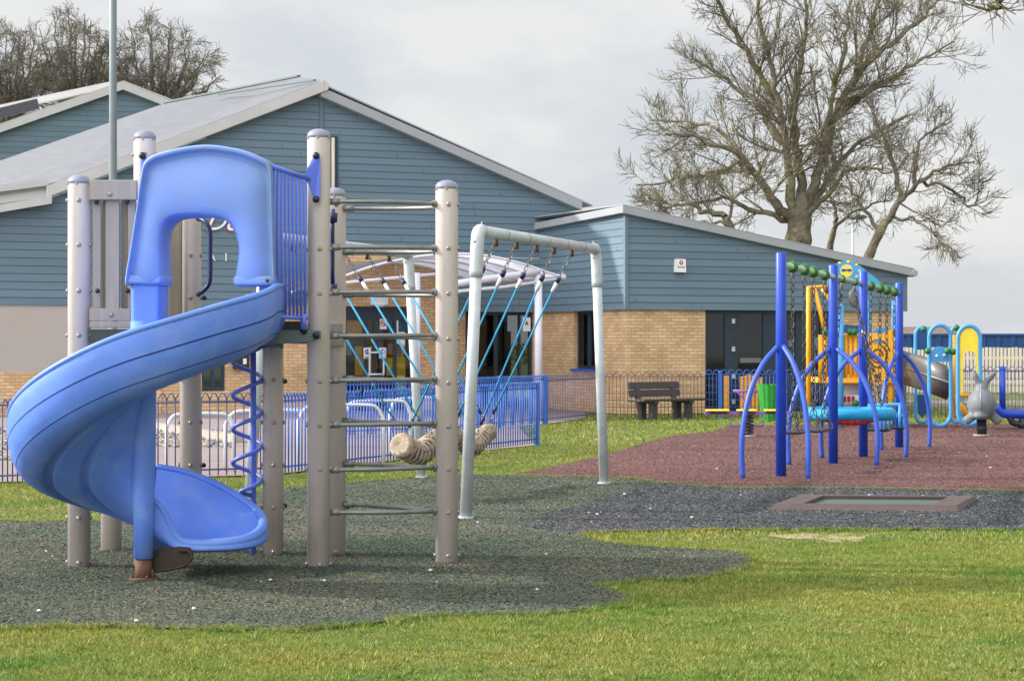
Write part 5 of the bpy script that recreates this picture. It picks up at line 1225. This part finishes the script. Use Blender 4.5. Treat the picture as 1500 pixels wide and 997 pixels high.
mb = MB(); mb.ball(W(1253, 436, d_-.1), .17, 0, 14, (.75, .12, 1.15)); mb.ball(W(1212, 413, d_+.1), .19, 0, 12, (.4, .12, 1.2)); mb.build('bubble_window', 'stainless', pu_, bevel=0)
for px, py, dd in ((1209, 487, d_), (1251, 486, d_), (1252, 486, d_+.1), (1245, 486, d_+.1), (1312, 486, d_), (1253, 590, d_), (1312, 588, d_)): mb = MB(); mb.ball(W(px, py, dd-.1), .065, 0, 10); mb.build('clamp', 'ball_green', pu_)
mb = MB(); c = W(1240, 575, d_+.6); mb.ball(c, .34, 0, 16, (1, .5, 1.0)); dm = mb.build('crawl_dome', 'white_paint', pu_)
mb = MB(); mb.box(W(1240, 584.5, d_+.2), (.62, .05, .16), None, 0); 
for i in range(4): mb.box(W(1231+i*6.2, 584.5, d_+.16), (.055, .02, .11), None, 1)
mb.build('striped_board', ['white_paint', 'net_red'], pu_)
mb = MB(); wt(mb, [(1305, 540), (1305, 606)], d_+.2, .09); mb.build('support_leg', 'yellow', pu_)
# metal slide
mb = MB(); a = W(1316, 536, d_+.2); b = W(1386, 560, d_-1.5); K = 14; pa = []; 
for e, (p, r) in enumerate(((a, .34), (a+(b-a)*.5+Vector((0, 0, .02)), .34), (b, .33))):
    for ri in (r, r*.94):
        for j in range(K+1):
            th = R(360)*j/K; pa.append(p+Vector((.25*math.cos(th)*ri*0, math.cos(th)*ri, math.sin(th)*ri*.95)))
n1_ = K+1
mb.v += [tuple(p) for p in pa]
for e in range(2):
    for s in range(2):
        for j in range(K): o = e*2*n1_+s*n1_+j; mb.face((o, o+1, o+1+2*n1_, o+2*n1_), 0, True)
for e in (0, 2):
    for j in range(K): o = e*2*n1_+j; mb.face((o, o+1, o+1+n1_, o+n1_))
mb.build('metal_slide', 'stainless', pu_)
mb = MB(); mb.tube([a+Vector((0, -.33, .0)), b+Vector((0, -.33, 0))], .03, 8); mb.build('slide_rail', 'stainless', pu_)
# ================================================================ HOOP PANELS
d_ = 36.5
def hoop(name, label, x0, x1, yt, yb, d, fill, r=.035):
    root = thing(name, label, 'play panel', (X((x0+x1)/2, d), d, 0), 'hoop-framed play panels'); cx = (x0+x1)/2; w2 = (x1-x0)/2; pts = []
    for i in range(32):
        a = 2*math.pi*i/32; ex = .55; c, s = math.cos(a), math.sin(a)
        yy = (yt+w2*1.15 if s > 0 else yb-w2*1.15)-s*w2*1.15; pts.append(W(cx+w2*c, yy, d))
    mb = MB(); mb.tube(pts, r, 10, closed=True); mb.build('hoop', 'light_blue', root)
    if fill: fill(root, cx, w2, yt, yb, d)
    return root
def f_blue(root, cx, w2, yt, yb, d):
    mb = MB(); P_ = [W(cx+(w2-3)*math.cos(a), yt+w2*1.1-(w2-2)*1.05*math.sin(a), d) for a in [math.pi*i/10 for i in range(11)]]+[W(cx-w2+3, 512, d), W(cx+w2-3, 512, d)]; mb.prism(P_, (0, .03, 0)); mb.build('upper_panel', 'container_blue', root)
    mb = MB(); mb.prism([W(cx-w2+3, 578, d), W(cx+w2-3, 578, d), W(cx+w2-4, 605, d), W(cx, 612, d), W(cx-w2+4, 605, d)], (0, .03, 0)); mb.build('lower_panel', 'container_blue', root)
def f_seaface(root, cx, w2, yt, yb, d):
    mb = MB(); P_ = [W(cx+(w2-2)*math.cos(a), 521-14*math.sin(a), d) for a in [math.pi*i/10 for i in range(11)]]+[W(cx-w2+2, 530, d), W(cx+w2-2, 530, d)]; mb.prism(P_, (0, .03, 0), 0); mb.ball(W(cx-5, 521, d-.03), .03, 1, 6); mb.ball(W(cx+6, 520, d-.03), .03, 1, 6); mb.build('face_panel', ['light_blue', 'sign_white'], root)
def f_yel(root, cx, w2, yt, yb, d):
    mb = MB(); o1 = [(cx+(w2-3)*math.cos(a), yt+w2*1.15-(w2-2)*1.1*math.sin(a)) for a in [math.pi*i/12 for i in range(13)]]; i1 = [(cx+(w2-7)*math.cos(a)+1, 524-(w2-5)*.9*math.sin(a)) for a in [math.pi*i/12 for i in range(13)]]
    vs = [W(x, y, d) for x, y in o1+[(cx-w2+3, 577)]]; vs = [W(x, y, d) for x, y in [(cx+w2-3, 577)]+o1+[(cx-w2+3, 577)]]; vi = [W(x, y, d) for x, y in [(cx+w2-5, 577)]+i1+[(cx-w2+7, 577)]]; n = len(vs)
    mb.add(vs+vi, [(i, i+1, n+i+1, n+i) for i in range(n-1)]); mb.add([v+Vector((0, .03, 0)) for v in vs+vi], [(i, i+1, n+i+1, n+i) for i in range(n-1)]); mb.build('arch_panel', 'lemon', root)
hoop('hoop_panel', 'small blue hoop with dark blue panels, leftmost of the hoop row', 1341, 1361, 479, 618, d_+3, f_blue)
hoop('hoop_panel', 'blue hoop with light blue face panel at the foot of the metal slide', 1361, 1393, 476, 623, d_, f_seaface)
hoop('hoop_panel', 'narrow blue hoop between the slide exit and the yellow arch panel', 1394, 1407, 479, 618, d_+2, None, .035)
hoop('hoop_panel', 'blue hoop holding a yellow arch panel, behind the grey animal', 1403, 1436, 477, 622, d_-.5, f_yel)
mb = MB(); 
for px, y in ((1359, 514), (1388, 514), (1396, 515), (1403, 514), (1434, 514), (1353, 482), (1401, 480), (1419, 479)): mb.ball(W(px, y, d_-.15), .06, 0, 10)
wt(mb, [(1386, 515), (1405, 515)], d_, .025); single(mb, 'connector_clamp', 'ball_green', 'green clamps joining the tops and sides of the blue hoops', 'clamp', W(1390, 560, d_-.15)*1.0)
y1 = thing('balance_frame', 'yellow slanting balance frame between the blue hoops', 'play frame', (X(1405, d_+.8), d_+.8, 0))
mb = MB(); wt(mb, [(1396.5, 490), (1396.5, 612)], d_+.8, .05); wt(mb, [(1396, 579), (1420, 611)], d_+.6, .05); wt(mb, [(1396, 579), (1420, 579)], d_+.6, .04); mb.build('frame', 'yellow', y1)
# ================================================================ GREY ANIMAL SPRINGER
d_ = 35.0; an = thing('spring_rider', 'round grey long-eared spring rider on a dark post, right side', 'spring rider', (X(1438, d_), d_, 0))
mb = MB(); c = W(1438, 592, d_); mb.ball(c, .27, 0, 20, (.92, 1.15, 1.02)); mb.ball(W(1438, 569, d_), .12, 0, 14, (1, 1, .9)); mb.ball(W(1437, 609, d_-.2), .12, 0, 14, (1.1, .8, .55))
for pts, rr in ((((1435, 566), (1431, 556), (1427, 546), (1425.5, 542)), (.06, .055, .04, .015)), (((1441, 566), (1447, 556), (1455, 548), (1459, 544)), (.06, .06, .045, .015))):
    mb.tube(catmull([W(a, b, d_) for a, b in pts], 3), [rr[min(3, i//3)] for i in range(10)], 10)
for pts in (((1428, 606), (1420, 613), (1413, 618)), ((1448, 605), (1458, 612), (1464, 620))): mb.tube(catmull([W(a, b, d_-.05) for a, b in pts], 3), [.09, .085, .08, .08, .085, .08, .05], 12)
bo = mb.build('body', 'rabbit_grey', an); rm = bo.modifiers.new('r', 'REMESH'); rm.mode = 'VOXEL'; rm.voxel_size = .022; rm.use_smooth_shade = True; s2 = bo.modifiers.new('s', 'SMOOTH'); s2.iterations = 6
mb = MB(); mb.tube([W(1437, 562, d_-.16), W(1436.5, 580, d_-.31), W(1436.5, 600, d_-.33)], [.01, .014, .012], 8); mb.build('seam', 'cap_grey', an)
mb = MB(); mb.lathe([(.085, .05), (.085, .12), (.09, .12), (.09, .19), (.085, .19), (.085, .40)], (X(1438, d_), d_, 0), 18); mb.build('spring_post', 'ink', an); mb = MB(); mb.lathe([(.15, .024), (.15, .05)], (X(1438, d_), d_, 0), 14); mb.build('base_plate', 'kerb', an)
# ================================================================ BLUE SEESAW at right edge
d_ = 38; ss = thing('blue_seesaw', 'dark blue beam ride with upright handle post at the right edge', 'seesaw', (X(1490, d_), d_, 0))
mb = MB(); mb.tube([W(1468.5, 600, d_), W(1468.5, 541, d_)], .06, 12); mb.ball(W(1468.5, 541, d_), .065, 0, 10); mb.build('handle_post', 'swing_blue', ss)
mb = MB(); mb.tube(catmull([W(1459, 596, d_), W(1466, 603, d_), W(1480, 606, d_), W(1520, 606, d_), W(1580, 606, d_)], 4), .09, 10); mb.build('beam', 'swing_blue', ss)
mb = MB(); mb.tube(catmull([W(1479, 610, d_), W(1484, 619, d_), W(1500, 621, d_), W(1515, 619, d_), W(1522, 610, d_)], 4), .06, 10); mb.build('tyre_buffer', 'ink', ss)
b_ = MB(); b_.lathe([(.1, 0), (.1, .2)], (X(1500, d_), d_, 0), 12); b_.build('pivot', 'ink', ss)
# ================================================================ TREES
def branch(segs, p, d, L_, r, depth, maxd, env=None, curl=.22, up=.10, rs=random):
    n = max(3, int(L_/ (.30 if depth >= maxd-1 else .45))); st = L_/n; pts = [p]; dd = d.copy()
    for i in range(n):
        dd = (dd+Vector((rs.gauss(0, curl), rs.gauss(0, curl), rs.gauss(0, curl)+up))).normalized(); pts.append(pts[-1]+dd*st)
    r1 = r*.45; rad = [r+(r1-r)*i/n for i in range(n+1)]
    segs.append((pts, rad, depth))
    if depth >= maxd: return
    nb = max(3, int(L_/(.5, .45, .34, .19, .2)[depth]))
    for i in range(nb):
        t = .18+.8*(i+rs.random()*.8)/nb; k = min(n-1, int(t*n)); q = pts[k]; ang = rs.uniform(.35, .85); axd = (pts[k+1]-pts[k]).normalized()
        o = axd.orthogonal().normalized(); o = Matrix.Rotation(rs.uniform(0, 2*math.pi), 3, axd) @ o; nd = (axd*math.cos(ang)+o*math.sin(ang)).normalized()
        l = L_*rs.uniform(.42, .68)*(1.15-.45*t); branch(segs, q, nd, max(.42, l), max(.009, rad[k]*.5), depth+1, maxd, env, curl, up, rs)
def tree(name, label, d, trunk, limbs, seed, maxd=4, m='bark', minr=.0085, grp=None):
    rs = random.Random(seed); base = W(trunk[0][0], trunk[0][1], d); base.z = 0
    root = thing(name, label, 'tree', base, grp)
    tp = [Vector((X(trunk[0][0], d), d, 0))]+[W(a, b, d) for a, b, r in trunk[1:]]; mb = MB(); tc2 = catmull(tp, 6); rr = [t[2] for t in trunk]; K = len(tc2)
    rad = [np.interp(i/(K-1)*(len(rr)-1), range(len(rr)), rr) for i in range(K)]; mb.tube(tc2, [float(x)*(1+.06*math.sin(i*1.3)) for i, x in enumerate(rad)], 14); mb.build('trunk', m, root)
    segs = []
    for lb in limbs:
        pts = lb['p']; r0, r1 = lb['r']; dz = lb.get('dz', rs.uniform(-1, 1)*2.5); k = len(pts)
        P_ = [W(a, b, d)+Vector((0, dz*(i/(k-1))**1.1, 0)) for i, (a, b) in enumerate(pts)]
        cc = catmull(P_, 5); n = len(cc)
        for i in range(1, n-1): cc[i] = cc[i]+Vector((rs.gauss(0, .05), rs.gauss(0, .08), rs.gauss(0, .05)))
        rad = [r0+(r1-r0)*(i/(n-1))**.8 for i in range(n)]; segs.append((cc, rad, 0)); ln = sum((cc[i+1]-cc[i]).length for i in range(n-1))
        nb = int(ln/lb.get('sp', .42))
        for i in range(nb):
            t = lb.get('t0', .2)+(1-lb.get('t0', .2))*(i+rs.random()*.7)/nb; q = min(n-2, int(t*(n-1))); axd = (cc[q+1]-cc[q]).normalized(); o = Matrix.Rotation(rs.uniform(0, 6.28), 3, axd) @ axd.orthogonal().normalized()
            ang = rs.uniform(.5, 1.15); nd = (axd*math.cos(ang)+o*math.sin(ang)).normalized(); nd.y *= .8
            L_ = lb.get('l', 2.6)*rs.uniform(.55, 1.1)*(1.1-.45*t); branch(segs, cc[q], nd, L_, min(.045, max(minr*1.6, rad[q]*.36)), 1, maxd, None, .13, lb.get('up', .08), rs)
    mb = MB(); mt = MB()
    for pts, rad, dep in segs:
        if dep <= 1: mb.tube(pts, [max(minr, x) for x in rad], 6 if dep == 0 else 4, cap=False)
        else: mt.tube(pts, [max(minr, x) for x in rad], 3, cap=False, sm=False)
    mb.build('limbs', m, root, recalc=False); mt.build('crown', m, root, recalc=False); return root
d_ = 72
big = [dict(p=[(1165, 325), (1156, 270), (1148, 200), (1128, 120), (1112, 40), (1100, -50)], r=(.22, .04), dz=-1, l=3.0),
 dict(p=[(1173, 315), (1170, 240), (1166, 170), (1178, 90), (1188, 10), (1192, -60)], r=(.22, .04), dz=1.5, l=2.6),
 dict(p=[(1180, 315), (1202, 240), (1228, 165), (1258, 100), (1285, 20), (1300, -60)], r=(.23, .04), dz=1, l=3.0),
 dict(p=[(1163, 325), (1120, 280), (1085, 235), (1030, 212), (970, 205)], r=(.20, .04), l=2.6, dz=-2),
 dict(p=[(1085, 235), (1050, 250), (990, 262), (935, 268)], r=(.10, .03), l=2.2, dz=1),
 dict(p=[(1148, 210), (1110, 150), (1070, 110), (1020, 75)], r=(.16, .03), l=2.4, dz=2),
 dict(p=[(1138, 150), (1090, 80), (1050, 20), (1030, -30)], r=(.14, .04), l=2.4, dz=-2),
 dict(p=[(1235, 155), (1280, 130), (1330, 100), (1385, 70)], r=(.15, .03), l=2.4, dz=-1.5),
 dict(p=[(1255, 105), (1310, 60), (1360, 20), (1400, -20)], r=(.14, .04), l=2.4, dz=2),
 dict(p=[(1190, 300), (1230, 240), (1290, 190), (1360, 155)], r=(.14, .03), l=2.3, dz=2.5),
 dict(p=[(1170, 330), (1110, 310), (1060, 290), (1000, 300), (950, 290)], r=(.13, .03), l=1.9, dz=0),
 dict(p=[(1180, 320), (1215, 280), (1240, 250), (1290, 260)], r=(.12, .03), l=2.0, dz=-2),
 dict(p=[(1100, 255), (1060, 190), (1010, 170), (960, 165)], r=(.10, .03), l=2.0, dz=2.5),
 dict(p=[(1205, 220), (1215, 150), (1225, 80), (1235, 0)], r=(.13, .04), l=2.2, dz=-2.5)]
tree('bare_tree', 'tall leafless many-stemmed tree behind the low wing roof', d_, [(1167, 503, .56), (1168, 390, .49), (1170, 345, .45), (1173, 310, .38), (1177, 282, .20)], big, 11, grp='leafless trees')
tree('bare_tree', 'slender leafless tree leaning right, at the right end of the wing roof', 70, [(1266, 503, .20), (1270, 400, .18), (1276, 368, .165), (1298, 322, .14)],
 [dict(p=[(1298, 325), (1318, 290), (1350, 262), (1385, 244), (1418, 240)], r=(.13, .025), l=1.9, dz=-1), dict(p=[(1318, 292), (1312, 240), (1300, 200), (1285, 160)], r=(.10, .03), l=2.0, dz=1),
  dict(p=[(1340, 268), (1345, 220), (1370, 190), (1400, 175)], r=(.08, .025), l=1.9, dz=1.5), dict(p=[(1300, 320), (1340, 325), (1365, 345), (1385, 385)], r=(.07, .02), l=1.3, dz=-1.5, up=-.02),
  dict(p=[(1350, 262), (1400, 280), (1430, 300), (1450, 265)], r=(.07, .02), l=1.6, dz=1), dict(p=[(1290, 340), (1265, 300), (1250, 270), (1240, 240)], r=(.08, .02), l=1.6, dz=1)], 23, grp='leafless trees')
tree('bare_tree', 'small leafless stem rising between the tall tree and the leaning one', 74, [(1212, 503, .15), (1214, 400, .14), (1216, 362, .12), (1222, 335, .1)],
 [dict(p=[(1222, 336), (1228, 310), (1220, 280), (1225, 250)], r=(.10, .03), l=1.8, dz=1), dict(p=[(1224, 330), (1250, 310), (1280, 300), (1300, 290)], r=(.07, .02), l=1.5, dz=-1)], 31, grp='leafless trees')
tree('bare_tree', 'pale crooked leafless stem left of the tall tree, over the wing roof', 68, [(1085, 503, .2), (1082, 400, .18), (1074, 345, .15), (1062, 318, .12)],
 [dict(p=[(1062, 318), (1030, 305), (1000, 285), (975, 255)], r=(.12, .03), l=1.7, dz=1), dict(p=[(1066, 322), (1075, 290), (1100, 270), (1110, 240)], r=(.07, .02), l=1.5, dz=-1), dict(p=[(1070, 330), (1030, 325), (990, 318), (960, 300)], r=(.06, .02), l=1.4, dz=0)], 37, grp='leafless trees')
for i, (cx, by, ty, wd, sd, lab) in enumerate(((8, 200, 8, 118, 41, 'leafless tree at the left edge, behind the solar-panelled roof'), (112, 190, -4, 122, 42, 'rounded leafless tree behind the far gable, left of the lamp column'), (228, 192, 6, 165, 43, 'broad leafless tree whose crown slopes down behind the hall roof'))):
    lim = []
    n = 15
    for k in range(n):
        a = (k/(n-1)-.5)*2.2; tx = cx+math.sin(a)*wd*.60; tyy = by-(by-ty)*(.22+.72*math.cos(a)); 
        lim.append(dict(p=[(cx+a*4, by+18), (cx+a*wd*.17, by-(by-ty)*.2), (cx+math.sin(a)*wd*.42, by-(by-ty)*.45*math.cos(a*.7)), (tx, tyy+14)], r=(.14, .02), l=1.35, sp=.5, dz=(-1)**k*1.6, up=.0, t0=.22))
    tree('bare_tree', lab, 96, [(cx, 503, .35), (cx, 300, .32), (cx, by+20, .28), (cx, by, .2)], lim, sd, grp='leafless trees', minr=.009, m='bark_pale')
# overhanging twig, top right: a branch of a tree out of frame
tree('bare_tree', 'thin dark twig reaching in at the top right corner', 30, [(2250, 503, .28), (2240, 200, .22), (2200, -60, .16), (2120, -260, .12)],
 [dict(p=[(2180, -120), (1950, -160), (1700, -110), (1540, -30), (1475, 0), (1455, 10), (1425, 5), (1400, -10)], r=(.10, .006), l=.4, sp=.4, dz=0, t0=.3)], 51, grp='leafless trees', minr=.004, maxd=2)

# far hedge line closing the view beyond the blue wall
n = 26000; p = np.stack([rng.uniform(-90, 130, n), 150+rng.normal(0, 1.2, n), np.zeros(n)], 1)
top = 1.25+.3*np.sin(p[:, 0]*.5)+.2*np.sin(p[:, 0]*1.7); p[:, 2] = rng.uniform(0, 1, n)**.7*top
a = rng.normal(0, .16, (n, 3)); b = rng.normal(0, .16, (n, 3)); V = np.stack([p, p+a, p+b], 1)
island_mat('hedge_leaf', [(0, rgb(58, 66, 36)), (.6, rgb(84, 86, 50)), (1, rgb(112, 102, 70))], .9)
mesh_np('hedge', V.reshape(-1, 3), np.arange(n*3).reshape(-1, 3), 'hedge_leaf', 'stuff', 'low far hedge line along the horizon beyond the blue wall', 'hedge')
